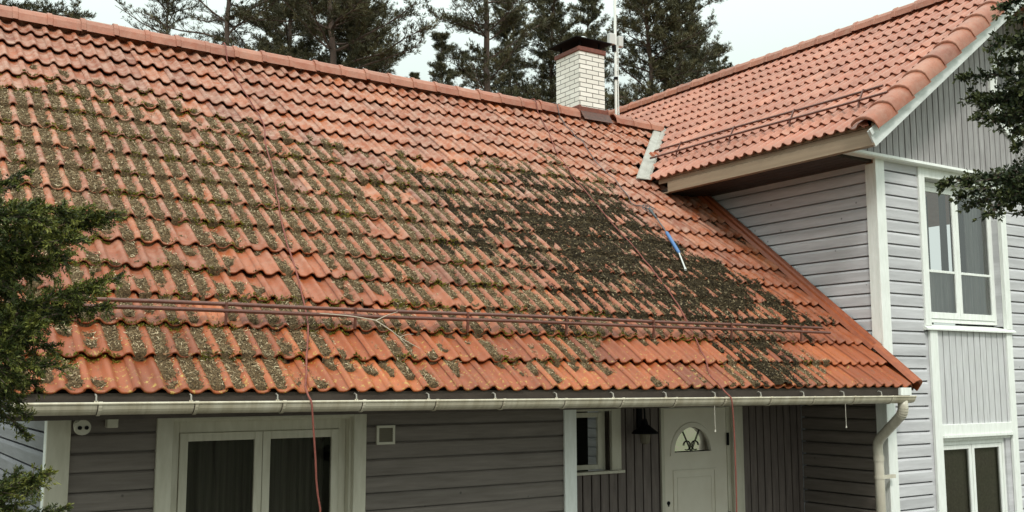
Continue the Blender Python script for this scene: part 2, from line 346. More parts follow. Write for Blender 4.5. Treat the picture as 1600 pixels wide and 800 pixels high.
roof['label'] = 'long main roof slope of weathered orange wave tiles'
# boarding under the tiles, back slope
mb = MB()
def slab(mb, P4, t):
    n = np.cross(P4[1] - P4[0], P4[3] - P4[0]); n /= np.linalg.norm(n); mb.extrude(P4, -n * t)
slab(mb, [main_pt(XL + .04, .03, -.085), main_pt(XW - .02, .03, -.085), main_pt(XW - .02, RIDGE_S, -.085), main_pt(XL + .04, RIDGE_S, -.085)], .03)
vz = 3.92
slab(mb, [main_pt(7.4, 3.6 / math.cos(TH), -.095), main_pt(7.7, 3.55 / math.cos(TH), -.095), main_pt(9.0, 4.9 / math.cos(TH), -.095), main_pt(8.9, RIDGE_S, -.095)], .01)
RY, RZ = RIDGE_S * math.cos(TH), RIDGE_S * math.sin(TH)
mb.build('roof_boarding', M['brown'], roof)
mb = MB(); slab(mb, [np.array([XL, RY, RZ]), np.array([9.2, RY, RZ]), np.array([9.2, 2 * RY - 1, 1 * math.tan(TH)]), np.array([XL, 2 * RY - 1, 1 * math.tan(TH)])], .06)
bs = mb.build('back_slope', M['tile'], house, rnd=[.5] * 6)

# ridge tiles
def arch(mb, p0, p1, wdir, up, wd, hgt, flare, drop=.07):
    """one ridge tile from p0 to p1; p1 end overlaps its neighbour with a raised collar"""
    p0, p1, wdir, up = [np.array(q, float) for q in (p0, p1, wdir, up)]
    prof = [(-1, -drop / hgt), (-.82, .18), (-.5, .72), (-.2, .97), (.2, .97), (.5, .72), (.82, .18), (1, -drop / hgt)]
    rings = []
    for t, k in ((0, 1.0), (.86, 1.0), (.88, 1 + flare), (1.03, 1 + flare)):
        rings.append([p0 + (p1 - p0) * t + wdir * wd * k * x + up * (hgt * (y * (1 if y < 0 else k)) + (k - 1) * .06 + t * .004) for x, y in prof])
    n = len(prof); v = [q for r in rings for q in r]; f = []
    for i in range(3):
        for j in range(n - 1): f.append((i * n + j, i * n + j + 1, (i + 1) * n + j + 1, (i + 1) * n + j))
    # thickness at the open ends
    e = [q - up * .018 for q in rings[3]]; v += e
    f += [(3 * n + j, 3 * n + j + 1, 4 * n + j + 1, 4 * n + j) for j in range(n - 1)]
    f.append(tuple(range(n)))
    mb.add(v, f)
def solid_arch(name, *a, m=None, parent=None, **k):
    mb = MB(); arch(mb, *a, **k); nf = len(mb.f)
    return link(name, mb.v, mb.f, m, parent, rnd=[float(np.clip(random.gauss(.5, .25), 0, 1))] * nf)
rz = RZ - .005
x = -.70; i = 0
while x < 9.0:
    x1 = min(x + .345, 9.22); j = random.uniform(-.006, .006)
    if not (7.60 < x + .17 < 8.17):
        solid_arch('ridge_tile', (x1, RY + .0, rz + j), (x, RY, rz + j + random.uniform(-.004, .004)), (0, -1, 0), (0, 0, 1), .125, .092, .07, m=M['ridge'], parent=roof)
    x = x1 if x1 < 9.2 else 99

# wing roof
def wing_amin(s, _):          # a=-Y ; tiles start (low a = far) at the valley
    return np.full_like(np.asarray(s, float), -8.5)
wrows = [(n * G, (n + 1) * G) for n in range(11)] + [(11 * G, 11 * G + .09)]
nw = 30
def wing_min(s, _):
    s = np.asarray(s, float); z = WO[2] + s * math.sin(WT)
    yv = z / math.tan(TH)                      # the main slope meets the wing slope here
    return np.where(z < RZ - .02, -(yv - .015), -8.6)
wroof = tile_field('wing_roof', wing_pt, -8.7, 30, wrows, M['tile_wing'], house, amin=wing_min, amax=lambda s, _: np.full_like(np.asarray(s, float), .10), phase=.1, lift=.034)
wroof['label'] = 'upper roof slope of cleaner pinkish orange wave tiles'
mb = MB()
WS = (WXR - WO[0]) / math.cos(WT); WZ = WO[2] + (WXR - WO[0]) * .727
slab(mb, [wing_pt(-3.45, .04, -.085), wing_pt(.08, .04, -.085), wing_pt(.08, WS, -.085), wing_pt(-8.6, WS, -.085), wing_pt(-6.2, 2.2, -.085), wing_pt(-4.9, 1.9, -.085)], .03)
mb.build('wing_roof_boarding', M['brown'], wroof)
mb = MB(); slab(mb, [np.array([WXR, -.1, WZ]), np.array([2 * WXR - WO[0], -.1, WO[2]]), np.array([2 * WXR - WO[0], 8.6, WO[2]]), np.array([WXR, 8.6, WZ])], .08)
mb.build('wing_back_slope', M['tile_wing'], house, rnd=[.5] * 6)
y = -.16
while y < 8.5:
    j = random.uniform(-.006, .006)
    solid_arch('ridge_tile', (WXR, y, WZ - .01 + j), (WXR, y + .345, WZ - .01 + j), (1, 0, 0), (0, 0, 1), .125, .09, .07, m=M['ridge'], parent=wroof)
    y += .345
# verge tiles down the front edge of the wing roof
s = -.02
while s < 4.15:
    prof = [(-.15, -.012), (-.115, .010), (-.06, .032), (0, .042), (.06, .034), (.11, .008), (.138, -.03), (.150, -.10), (.150, -.135)]
    n = len(prof); v = []
    dj = random.uniform(-.004, .004)
    for t, k in ((0, .016), (0, .034), (.02, .036), (.41, .006)):
        for (a, h) in prof:
            hh = h - (.016 if k == .016 else 0) + k; aa = a + (.0 if k == .016 else .004) + (.006 if t == 0 else 0)
            v.append(wing_pt(aa + .05, s + t, hh + dj))
    f = [(i * n + j, i * n + j + 1, (i + 1) * n + j + 1, (i + 1) * n + j) for i in range(3) for j in range(n - 1)]
    link('verge_tile', v, f, M['ridge'], wroof, rnd=[float(np.clip(random.gauss(.5, .25), 0, 1))] * len(f), smooth=True)
    s += G
# metal valley between the two slopes
def vpt(y, off, h):      # off<0 on the main slope, >0 on the wing slope
    z = y * math.tan(TH); xv = valley_x(z)
    if off <= 0: return np.array([xv + off, y, z]) + h * np.array([0, -math.sin(TH), math.cos(TH)])
    return np.array([xv, y - off, z]) + h * np.array([-math.sin(WT), 0, math.cos(WT)])
v = []; f = []; ys = [3.44, 4.15, 4.20, RY + .0]
for k, y in enumerate(ys):
    lift = .0 if k < 2 else .006
    for off, h in ((-.165, -.012), (-.145, .004), (-.02, -.004), (.06, .002), (.075, -.03)): v.append(vpt(y, off, h + lift))
for k in range(3):
    for j in range(4): f.append((k * 5 + j, k * 5 + j + 1, (k + 1) * 5 + j + 1, (k + 1) * 5 + j))
f.append((0, 1, 2, 3, 4))
o = link('valley_flashing', v, f, M['zinc'], roof)
sm = o.modifiers.new('s', 'SOLIDIFY'); sm.thickness = .006
# red metal flashing along the wing wall, then the open verge below
mb = MB()
prof = [(XR - .10, -.012), (XR - .085, .030), (XR - .03, .034), (XR - .022, .058), (XR + .045, .062), (XR + .045, -.03)]
def ribbon(mb, prof, s0, s1, th=.004):
    A = [main_pt(a, s0, h) for a, h in prof]; B = [main_pt(a, s1, h) for a, h in prof]; n = len(prof)
    mb.add(A + B, [(i, i + 1, n + i + 1, n + i) for i in range(n - 1)])
ribbon(mb, prof, .62, 5.3)
mb.build('wall_flashing', M['orange_metal'], roof)
mb = MB(); prof2 = [(XR - .085, .0), (XR - .06, .036), (XR - .02, .05), (XR + .02, .05), (XR + .055, .03), (XR + .068, -.01), (XR + .068, -.10), (XR + .05, -.10), (XR + .05, -.02), (XR - .02, .03), (XR - .06, .016)]
mb.extrude([main_pt(a, -.015, h + .012) for a, h in prof2], main_pt(0, .66) - main_pt(0, 0)); mb.build('verge_cap', M['orange_metal'], roof, bevel=.003)

# chimney
ch = MB().box(7.645, 8.125, 5.0, 5.60, 3.70, 4.965).build('chimney', M['brick'], house, bevel=.004)
MB().box(7.625, 8.145, 4.98, 5.62, 4.965, 5.035).build('chimney_cap', M['red_metal'], ch, bevel=.006)
for (x, y) in ((7.70, 5.06), (8.07, 5.06), (7.70, 5.54), (8.07, 5.54)): MB().box(x - .012, x + .012, y - .012, y + .012, 5.03, 5.17).build('hood_post', M['black'], ch)
cx, cy = 7.885, 5.3
v = [(cx - .345, cy - .37, 5.145), (cx + .345, cy - .37, 5.145), (cx + .345, cy + .37, 5.145), (cx - .345, cy + .37, 5.145), (cx - .345, cy - .37, 5.157), (cx + .345, cy - .37, 5.157), (cx + .345, cy + .37, 5.157), (cx - .345, cy + .37, 5.157), (cx - .08, cy - .08, 5.235), (cx + .08, cy - .08, 5.235), (cx + .08, cy + .08, 5.235), (cx - .08, cy + .08, 5.235)]
f = [(3, 2, 1, 0), (0, 1, 5, 4), (1, 2, 6, 5), (2, 3, 7, 6), (3, 0, 4, 7), (4, 5, 9, 8), (5, 6, 10, 9), (6, 7, 11, 10), (7, 4, 8, 11), (8, 9, 10, 11)]
link('hood', v, f, M['black'], ch)
mb = MB(); mb.tube([(cx + .03, cy - .03, 5.23), (cx + .03, cy - .03, 5.275), (cx + .03, cy - .03, 5.30)], [.085, .08, .04], 14); mb.build('vent_cowl', M['steel'], ch)
v = []; prof = [np.array([0, 4.992, RZ + .12]), np.array([0, 4.965, RZ + .06]), main_pt(0, RIDGE_S - .10, .045), main_pt(0, RIDGE_S - .20, .022)]
for k, p in enumerate(prof):
    for q in (7.62, 8.16): v.append(p + np.array([q, 0, 0]))
o = link('chimney_flashing', v, [(0, 1, 3, 2), (2, 3, 5, 4), (4, 5, 7, 6)], M['rust'], ch); o.modifiers.new('s', 'SOLIDIFY').thickness = .006
mb = MB(); mb.box(7.62, 8.15, 4.95, 4.998, RZ + .02, RZ + .12); mb.box(7.60, 7.643, 4.95, 5.6, RZ - .1, RZ + .14); mb.box(8.127, 8.16, 4.95, 5.6, RZ - .1, RZ + .14)
mb.build('chimney_skirt', M['red_metal'], ch, bevel=.01)

# ------------------------------------------------------------------ walls
def hprofile(z0, z1, zoff, b, lip=.055, bev=.024, groove=.017):
    """(z, outward) points of horizontal boards clipped to z0..z1"""
    k0 = math.floor((z0 - zoff) / b); out = []
    k = k0
    while zoff + k * b < z1:
        zb = zoff + k * b; r = .0012 * math.sin(k * 12.9)
        for z, d in ((zb, -lip), (zb + groove, -lip), (zb + groove + .001, r), (zb + b - bev, r), (zb + b, -.008)):
            out.append((min(max(z, z0), z1), d))
        k += 1
    return out
def hsiding(mb, face, p, a0, a1, z0, z1, zoff, b, **k):
    """face 'Y': plane y=p facing -Y, a=x. face 'X': plane x=p facing -X, a=y"""
    pr = hprofile(z0, z1, zoff, b, **k)
    for (za, da), (zb, db) in zip(pr[:-1], pr[1:]):
        if abs(za - zb) < 1e-6 and abs(da - db) < 1e-6: continue
        if face == 'Y': mb.add([(a0, p - da, za), (a1, p - da, za), (a1, p - db, zb), (a0, p - db, zb)], [(0, 1, 2, 3)])
        else: mb.add([(p - da, a1, za), (p - da, a0, za), (p - db, a0, zb), (p - db, a1, zb)], [(0, 1, 2, 3)])
    if face == 'Y': mb.box(a0, a1, p + .06, p + .12, z0, z1)
    else: mb.box(p + .06, p + .12, a0, a1, z0, z1)
def vsiding(mb, face, p, a0, a1, z0, z1, aoff, b, groove=.016, lip=.045):
    zt = z1 if callable(z1) else (lambda a: z1)
    k = math.floor((a0 - aoff) / b); pr = []
    while aoff + k * b < a1:
        ab = aoff + k * b; r = .0015 * math.sin(k * 7.7)
        for a, d in ((ab, -lip), (ab + groove, -lip), (ab + groove + .001, r), (ab + b - .001, r)): pr.append((min(max(a, a0), a1), d))
        k += 1
    for (aa, da), (ab, db) in zip(pr[:-1], pr[1:]):
        if abs(aa - ab) < 1e-6 and abs(da - db) < 1e-6: continue
        if face == 'Y': mb.add([(aa, p - da, z0), (ab, p - db, z0), (ab, p - db, zt(ab)), (aa, p - da, zt(aa))], [(0, 1, 2, 3)])
        else: mb.add([(p - da, ab, z0), (p - db, aa, z0), (p - db, aa, zt(aa)), (p - da, ab, zt(ab))], [(0, 1, 2, 3)])
    if face == 'Y': mb.extrude([np.array([a0, p + .05, z0]), np.array([a1, p + .05, z0]), np.array([a1, p + .05, zt(a1)]), np.array([a0, p + .05, zt(a0)])], (0, .07, 0))

ZS = -.13                                # main soffit
# --- wing front wall
F0, F1 = 9.30, 10.83                     # opening between the casings (inner edges)
mb = MB(); sz, sb = .443, .142
hsiding(mb, 'Y', YWF, 8.55, 9.20, GZ, 2.57, sz, sb)
hsiding(mb, 'Y', YWF, 10.94, 13.6, GZ, 2.57, sz, sb)
mb.build('wing_front_wall', M['siding'], house)
mb = MB(); mb.box(9.20, 9.36, YWF + .012, YWF + .12, GZ, .6); mb.box(9.36, 10.8, YWF + .02, YWF + .12, -.5, .6)
hsiding(mb, 'X', XW, YWF + .12, 8.0, GZ, 2.52, sz, sb)
mb.build('wing_side_wall', M['siding'], house)
# corner boards
mb = MB(); mb.box(XW - .022, 8.555, YWF - .024, YWF + .01, GZ, 2.55); mb.build('corner_board', M['white'], house, bevel=.004)
mb = MB(); mb.box(XW - .020, XW + .008, YWF + .011, YWF + .125, GZ, 2.50); mb.build('corner_board', M['white'], house, bevel=.004)
# gable cladding
GY = YWF - .06
mb = MB()
vsiding(mb, 'Y', GY, 7.70, 2 * WXR - 7.70, 2.60, lambda a: WO[2] - .11 + .727 * (min(a, 2 * WXR - a) - WO[0]), 8.442, .1145)
gable = mb.build('gable_cladding', M['vboard'], house)
mb = MB(); mb.extrude([np.array([7.72, GY - .035, 2.545]), np.array([7.72, GY - .05, 2.558]), np.array([7.72, GY - .045, 2.590]), np.array([7.72, GY - .0, 2.606]), np.array([7.72, YWF + .02, 2.606]), np.array([7.72, YWF + .02, 2.545])], (6.5, 0, 0))
mb.build('drip_ledge', M['white'], gable)
# barge boards
def barge(name, x0, x1, drop0, drop1, y, t, m):
    t0 = lambda X: 2.707 + .727 * (X - 7.66)
    nx, nz = -math.sin(WT), math.cos(WT)
    a = np.array([x0, y, t0(x0)]); b = np.array([x1, y, t0(x1)])
    mb = MB(); mb.extrude([a - np.array([nx, 0, nz]) * drop0, b - np.array([0, 0, 1]) * drop0 / nz, b - np.array([0, 0, 1]) * drop1 / nz, a - np.array([nx, 0, nz]) * drop1], (0, t, 0))
    return mb.build(name, m, house, bevel=.003)
barge('barge_board', 7.56, WXR, .0, .188, -.128, .024, M['barge'])
barge('barge_batten', 7.56, WXR, -.015, .052, -.150, .0195, M['barge'])
mb = MB(); t0 = lambda X: 2.707 + .727 * (2 * WXR - X - 7.66)
mb.extrude([np.array([WXR, -.128, t0(WXR)]), np.array([14.4, -.128, t0(14.4)]), np.array([14.4, -.128, t0(14.4) - .23]), np.array([WXR, -.128, t0(WXR) - .23])], (0, .024, 0)); mb.build('barge_board', M['barge'], house)
# gable overhang soffit, sloping with the roof
mb = MB(); slab(mb, [np.array([7.66, -.10, 2.60]), np.array([WXR, -.10, 2.60 + .727 * 3.34]), np.array([WXR, GY, 2.60 + .727 * 3.34]), np.array([7.66, GY, 2.60])], -.02)
mb.build('gable_soffit', M['fascia'], house)
# wing eave: two fascia boards and a planked soffit
mb = MB(); mb.box(7.665, 7.69, -.104, 3.30, 2.640, 2.735); mb.build('fascia', M['fascia'], house)
mb = MB(); mb.box(7.640, 7.6649, -.104, 3.10, 2.498, 2.636); mb.build('fascia', M['fascia'], house, bevel=.003)
mb = MB(); mb.box(7.64, 7.70, -.1275, -.1045, 2.50, 2.74); mb.build('fascia_end', M['fascia'], house)
mb = MB(); x = 7.69
while x < XW - .01:
    mb.box(x + .004, min(x + .118, XW), GY + .1, 3.6, 2.516, 2.536); x += .122
mb.box(7.69, XW, GY + .1, 3.6, 2.537, 2.56)
mb.build('wing_soffit', M['soffit'], house)
mb = MB(); mb.box(7.6651, 7.72, -.10, 3.3, 2.500, 2.515); mb.build('soffit_trim', M['fascia'], house)

# --- wing windows
def sash(name, parent, x0, x1, y, z0, z1, m, fr=.045, muntin=None, lowfr=None, gm=None, t=.035):
    lo = lowfr or fr
    mb = MB(); mb.box(x0, x0 + fr, y, y + t, z0, z1); mb.box(x1 - fr, x1, y, y + t, z0, z1); mb.box(x0 + fr, x1 - fr, y + .001, y + t - .001, z1 - fr, z1); mb.box(x0 + fr, x1 - fr, y + .001, y + t - .001, z0, z0 + lo)
    if muntin: mb.box(x0 + fr, x1 - fr, y + .004, y + t - .004, muntin - .015, muntin + .015)
    s = mb.build(name, m, parent, bevel=.003)
    mb = MB(); mb.add([(x0 + fr, y + t * .5, z0 + lo), (x1 - fr, y + t * .5, z0 + lo), (x1 - fr, y + t * .5, z1 - fr), (x0 + fr, y + t * .5, z1 - fr)], [(0, 1, 2, 3)]); mb.build('pane', gm or M['glass'], s)
    return s
def curtain(name, parent, x0, x1, y, z0, z1, m, folds=9, amp=.018):
    n = int((x1 - x0) * 90); v = []; f = []
    for i in range(n + 1):
        x = x0 + (x1 - x0) * i / n; d = amp * math.sin(folds * 2 * math.pi * (x - x0) / (x1 - x0) + 1.2 * math.sin(9 * x)) + .3 * amp * math.sin(57 * x)
        v += [(x, y + d, z0), (x, y + d * .6, z1)]
    for i in range(n): f.append((2 * i, 2 * i + 2, 2 * i + 3, 2 * i + 1))
    return link(name, v, f, m, parent, smooth=True)
RW = YWF + .105
win = MB()
win.box(9.19, F0, YWF - .024, YWF + .03, .665, 2.545); win.box(F1, 10.945, YWF - .024, YWF + .03, .665, 2.545); win.box(F0, F1, YWF - .023, YWF + .03, 2.43, 2.545)
w1 = win.build('upper_window', M['white'], house, bevel=.004); w1['label'] = 'tall upper window with sheer curtains in its lower panes'
MB().box(F1 - .006, F1 + .01, YWF + .031, RW + .05, .70, 2.423).build('reveal', M['siding'], w1); mb = MB(); mb.box(F0, F1 + .01, YWF + .031, RW + .05, 2.424, 2.44); mb.build('reveal', M['siding'], w1)
mb = MB(); mb.box(F0 + .006, F0 + .05, RW, RW + .06, .72, 2.42); mb.box(F1 - .05, F1 - .006, RW, RW + .06, .72, 2.42); mb.box(F0 + .05, F1 - .05, RW + .001, RW + .059, 2.36, 2.42); mb.box(F0 + .05, F1 - .05, RW + .001, RW + .059, .72, .765); mb.build('frame', M['white'], w1, bevel=.003)
XM = 10.045
for (a, b) in ((F0 + .052, XM - .002), (XM + .002, F1 - .052)): sash('sash', w1, a, b, RW - .012, .768, 2.355, M['white'], fr=.058, muntin=1.335, lowfr=.075)
mb = MB(); mb.extrude([np.array([9.165, YWF - .055, .618]), np.array([9.165, YWF - .055, .636]), np.array([9.165, YWF - .02, .662]), np.array([9.165, RW + .05, .70]), np.array([9.165, RW + .05, .618])], (1.80, 0, 0)); mb.build('window_sill', M['white'], w1)
curtain('curtain', w1, F0 + .05, F1 - .05, RW + .07, .74, 1.33, M['curtain'], 12)
curtain('curtain', w1, 9.95, 10.08, RW + .13, .74, 2.4, M['curtain_dark'], 2)
curtain('curtain', w1, 10.42, F1 - .04, RW + .12, .74, 2.4, M['curtain'], 5)
mb = MB(); mb.box(F0, F1, RW + .9, RW + .92, -.0, 2.5); mb.box(F0 - .5, F0 - .48, RW + .06, RW + .9, 0, 2.5); mb.box(F1 + .48, F1 + .5, RW + .06, RW + .9, 0, 2.5); mb.build('room_back', M['dark_room'], w1)
# infill of narrow vertical boards between the two windows
mb = MB(); vsiding(mb, 'Y', YWF - .004, 9.395, 10.80, -.475, .617, 9.512, .1225, groove=.014); inf = mb.build('infill_boards', M['infill'], house)
mb = MB(); mb.box(9.255, 9.395, YWF - .026, YWF + .011, GZ, .617); mb.box(10.80, 10.92, YWF - .026, YWF + .011, GZ, .617); mb.box(9.395, 10.80, YWF - .025, YWF + .018, -.605, -.475); mb.build('window_casing', M['white'], house, bevel=.004)
w2 = MB().box(9.395, 10.79, YWF + .0, YWF + .03, -.665, -.63).build('lower_window', M['white'], house); w2['label'] = 'ground floor window with drab blinds drawn behind both panes'
mb = MB(); mb.box(9.395, 10.80, YWF - .045, YWF + .005, -.628, -.606); mb.build('drip_cap', M['white'], w2)
L0, L1 = 9.40, 10.70
RL = YWF + .055
mb = MB(); mb.box(L0, L0 + .04, RL - .02, RL + .05, -2.0, -.665); mb.box(L1 - .04, L1, RL - .02, RL + .05, -2.0, -.665); mb.box(L0 + .04, L1 - .04, RL - .019, RL + .05, -.72, -.665); mb.box(L0, L1, RL - .02, RL + .05, -2.06, -2.0); mb.build('frame', M['white'], w2, bevel=.003)
MB().box(L1, 10.80, YWF + .012, RL + .05, GZ, -.63).build('reveal', M['siding'], w2); MB().box(L0, L1, RL, RL + .1, GZ, -2.06).build('apron_board', M['siding'], w2)
for a, b in ((L0 + .042, 10.035), (10.045, L1 - .042)): sash('sash', w2, a, b, RL - .012, -1.995, -.722, M['white'], fr=.05, gm=M['glass_dark'])
curtain('blind', w2, L0 + .04, L1 - .04, RL + .05, -2.0, -.66, M['lace'], 5, .006)
# round gable window
mb = MB(); cx, cz, n = 11.30, 3.72, 40
def ring(mb, cx, cz, y0, y1, r0, r1, n=40):
    v = []; f = []
    for i in range(n):
        t = 2 * math.pi * i / n; c, s_ = math.cos(t), math.sin(t)
        v += [(cx + r0 * c, y0, cz + r0 * s_), (cx + r1 * c, y0, cz + r1 * s_), (cx + r1 * c, y1, cz + r1 * s_), (cx + r0 * c, y1, cz + r0 * s_)]
    for i in range(n):
        a, b = 4 * i, 4 * ((i + 1) % n); f += [(a, a + 1, b + 1, b), (a + 1, a + 2, b + 2, b + 1), (a + 2, a + 3, b + 3, b + 2), (a + 3, a, b, b + 3)]
    mb.add(v, f)
ring(mb, cx, cz, GY - .035, GY + .01, .50, .64); rw = mb.build('round_window', M['white'], house); rw['label'] = 'round gable window with white ring trim behind evergreen leaves'
mb = MB(); mb.add([(cx + .5 * math.cos(2 * math.pi * k / 40), GY - .004, cz + .5 * math.sin(2 * math.pi * k / 40)) for k in range(40)], [tuple(range(40))]); mb.build('pane', M['glass_dark'], rw)
mb = MB(); mb.box(cx - .02, cx + .02, GY - .03, GY - .005, cz - .5, cz + .5); mb.box(cx - .5, cx + .5, GY - .029, GY - .006, cz - .02, cz + .02); mb.build('glazing_bar', M['white'], rw)

# --- main front wall (Y = .90) and recessed porch wall (Y = 1.66)
mz, mb_ = -1.012, .1365
mb = MB()
hsiding(mb, 'Y', YF, .06, .66, GZ, ZS, mz, mb_, lip=.03, groove=.010, bev=.012); hsiding(mb, 'Y', YF, 2.30, 4.32, GZ, ZS, mz, mb_, lip=.03, groove=.010, bev=.012)
mb.box(.06, 4.40, YF + .13, YF + .16, -.30, ZS)
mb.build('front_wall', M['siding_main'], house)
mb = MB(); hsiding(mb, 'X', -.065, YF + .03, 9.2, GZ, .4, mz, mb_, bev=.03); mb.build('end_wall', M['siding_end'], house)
mb = MB(); mb.box(-.092, -.064, YF - .0, YF + .10, GZ, ZS); mb.build('corner_board', M['white'], house, bevel=.003)
mb = MB(); mb.box(-.092, .062, YF - .026, YF - .0005, GZ, ZS); mb.build('corner_board', M['cream'], house, bevel=.003)
# big window (wide white frame)
b0, b1 = .648, 2.315
mb = MB(); mb.box(b0, .765, YF - .03, YF + .02, GZ, ZS); mb.box(2.205, b1, YF - .03, YF + .02, GZ, ZS); mb.box(.765, 2.205, YF - .029, YF + .02, -.245, ZS)
bw = mb.build('big_window', M['cream'], house, bevel=.004); bw['label'] = 'wide cream framed window with two dark panes and curtains'
RB = YF + .09
MB().box(2.185, 2.215, YF + .021, RB + .06, GZ, -.262).build('reveal', M['cream'], bw); MB().box(.755, .775, YF + .021, RB + .06, GZ, -.262).build('reveal', M['cream'], bw); mb = MB(); mb.box(.755, 2.215, YF + .0205, RB + .06, -.2615, -.235); mb.build('reveal', M['cream'], bw)
mb = MB(); mb.box(.776, .84, RB, RB + .06, GZ + .2, -.263); mb.box(2.12, 2.184, RB, RB + .06, GZ + .2, -.263); mb.box(.84, 2.12, RB + .001, RB + .059, -.345, -.263); mb.build('frame', M['cream'], bw, bevel=.003)
for a, b in ((.842, 1.478), (1.482, 2.118)): sash('sash', bw, a, b, RB - .014, GZ + .3, -.346, M['cream'], fr=.062, gm=M['glass_dark'])
curtain('curtain', bw, .85, 2.10, RB + .25, GZ + .2, -.3, M['curtain_dark'], 10, .03)
mb = MB(); mb.box(.2, 2.8, RB + 1.6, RB + 1.62, GZ, -.0); mb.build('room_back', M['dark_room'], bw)
# corner post where the porch recess begins
mb = MB(); mb.box(4.315, 4.452, YF - .026, YF + .0, GZ, ZS); mb.build('corner_board', M['white'], house, bevel=.003)
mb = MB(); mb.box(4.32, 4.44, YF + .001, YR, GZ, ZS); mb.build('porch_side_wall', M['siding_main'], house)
# porch wall
mb = MB()
vsiding(mb, 'Y', YR, 4.44, 4.98, GZ, ZS, 5.1, .115); vsiding(mb, 'Y', YR, 4.98, 5.48, GZ, -.92, 5.1, .115); vsiding(mb, 'Y', YR, 5.48, 6.155, GZ, ZS, 5.1, .115); vsiding(mb, 'Y', YR, 7.39, XW - .02, GZ, ZS, 5.1, .115)
mb.box(4.44, 6.2, YR + .117, YR + .14, GZ, ZS) if False else None
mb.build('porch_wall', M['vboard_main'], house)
mb = MB(); hsiding(mb, 'X', XW - .003, .586, YR, GZ, ZS, sz, sb); mb.build('porch_end_wall', M['siding_main'], house)  # wing wall in darker siding: porch shade put into its colour
# small window
RS = YR + .05
mb = MB(); mb.box(4.86, 4.985, YR - .028, YR + .015, -.885, ZS); mb.box(5.475, 5.60, YR - .028, YR + .015, -.885, ZS); mb.box(4.985, 5.475, YR - .027, YR + .015, -.275, ZS)
sw = mb.build('small_window', M['cream'], house, bevel=.003); sw['label'] = 'small dark square window beside the porch corner board'
mb = MB(); mb.box(4.84, 5.615, YR - .07, YR + .03, -.915, -.886); mb.build('window_sill', M['cream'], sw, bevel=.003)
MB().box(5.46, 5.476, YR + .016, RS + .06, -.885, -.27).build('reveal', M['brown'], sw); MB().box(4.98, 5.0, YR + .016, RS + .06, -.885, -.27).build('reveal', M['brown'], sw)
sash('sash', sw, 5.0, 5.40, RS, -.875, -.29, M['cream'], fr=.05, gm=M['glass_porch'])
mb = MB(); mb.box(5.405, 5.46, RS + .02, RS + .06, -.885, -.28); mb.build('frame', M['cream'], sw)
mb = MB(); mb.box(4.9, 5.6, RS + .5, RS + .52, -1.3, 0); mb.build('room_back', M['dark_room'], sw)
# door
DY = YR + .03
mb = MB(); mb.box(6.155, 6.20, YR - .028, YR + .06, GZ, ZS); mb.box(7.235, 7.395, YR - .028, YR + .02, GZ, ZS); mb.box(6.20, 7.235, YR - .027, YR + .06, -.262, ZS)
door = mb.build('front_door', M['cream'], house, bevel=.003); door['label'] = 'cream front door with half round glass light'
mb = MB(); mb.box(7.18, 7.24, DY - .01, DY + .06, GZ, -.262); mb.build('door_frame', M['cream'], door)
D0, D1 = 6.203, 7.178
mcx, mz0, mr_ = 6.655, -.745, .275
# leaf with a half-round hole
n = 24; arc = [(mcx + mr_ * math.cos(math.pi * i / n), mz0 + mr_ * math.sin(math.pi * i / n)) for i in range(n + 1)]
mb = MB(); mb.box(D0, D1, DY, DY + .045, GZ + .02, mz0)
top = -.268; v = []; f = []
outer = []
for (x, z) in arc:
    dx, dz = x - mcx, z - mz0; sc_ = 1e9
    if dx > 1e-6: sc_ = min(sc_, (D1 - mcx) / dx)
    if dx < -1e-6: sc_ = min(sc_, (D0 - mcx) / dx)
    if dz > 1e-6: sc_ = min(sc_, (top - mz0) / dz)
    outer.append((mcx + dx * sc_, mz0 + dz * sc_))
outer[0] = (D1, mz0); outer[-1] = (D0, mz0)
for (a, b), (c, d) in zip(arc, outer): v += [(a, DY, b), (c, DY, d), (a, DY + .045, b)]
for i in range(n): f += [(3 * i, 3 * i + 3, 3 * i + 4, 3 * i + 1), (3 * i, 3 * i + 2, 3 * i + 5, 3 * i + 3)]
mb.add(v, f)
mb.add([(D0, DY, mz0), (D0, DY, top), (outer[0][0], DY, top)], [])
# corner fills
def corner_fill(px):
    cand = [o for o in outer]; 
    if px == D1: seq = [o for o in outer if abs(o[0] - D1) < 1e-6]; q = max(seq, key=lambda o: o[1]); nxt = outer[outer.index(q) + 1]
    else: seq = [o for o in outer if abs(o[0] - D0) < 1e-6]; q = max(seq, key=lambda o: o[1]); nxt = outer[outer.index(q) - 1]
    mb.add([(q[0], DY, q[1]), (px, DY, top), (nxt[0], DY, nxt[1])], [(0, 1, 2)])
corner_fill(D1); corner_fill(D0)
leaf = mb.build('door_leaf', M['door'], door)
# panel mouldings
mb = MB(); a0, a1, zt = 6.36, 7.00, -.955
for (p, q, r, s_) in ((a0, a1, zt, zt + .022), (a0, a0 + .022, -2.3, zt), (a1 - .022, a1, -2.3, zt)): mb.box(p, q, DY - .012, DY + .002, r, s_)
for (p, q, r, s_) in ((a0 + .06, a1 - .06, zt - .075, zt - .06), (a0 + .06, a0 + .072, -2.3, zt - .075), (a1 - .072, a1 - .06, -2.3, zt - .075)): mb.box(p, q, DY - .006, DY + .002, r, s_)
mb.build('panel_moulding', M['door'], leaf, bevel=.003)
mb = MB(); v = []; f = []
for i in range(n + 1):
    t = math.pi * i / n
    for r_, yy in ((mr_ - .004, DY - .012), (mr_ + .045, DY - .012), (mr_ + .055, DY), (mr_ - .004, DY + .01)): v.append((mcx + r_ * math.cos(t), yy, mz0 + r_ * math.sin(t)))
for i in range(n):
    for j in range(3): f.append((4 * i + j, 4 * i + j + 1, 4 * i + 4 + j + 1, 4 * i + 4 + j))
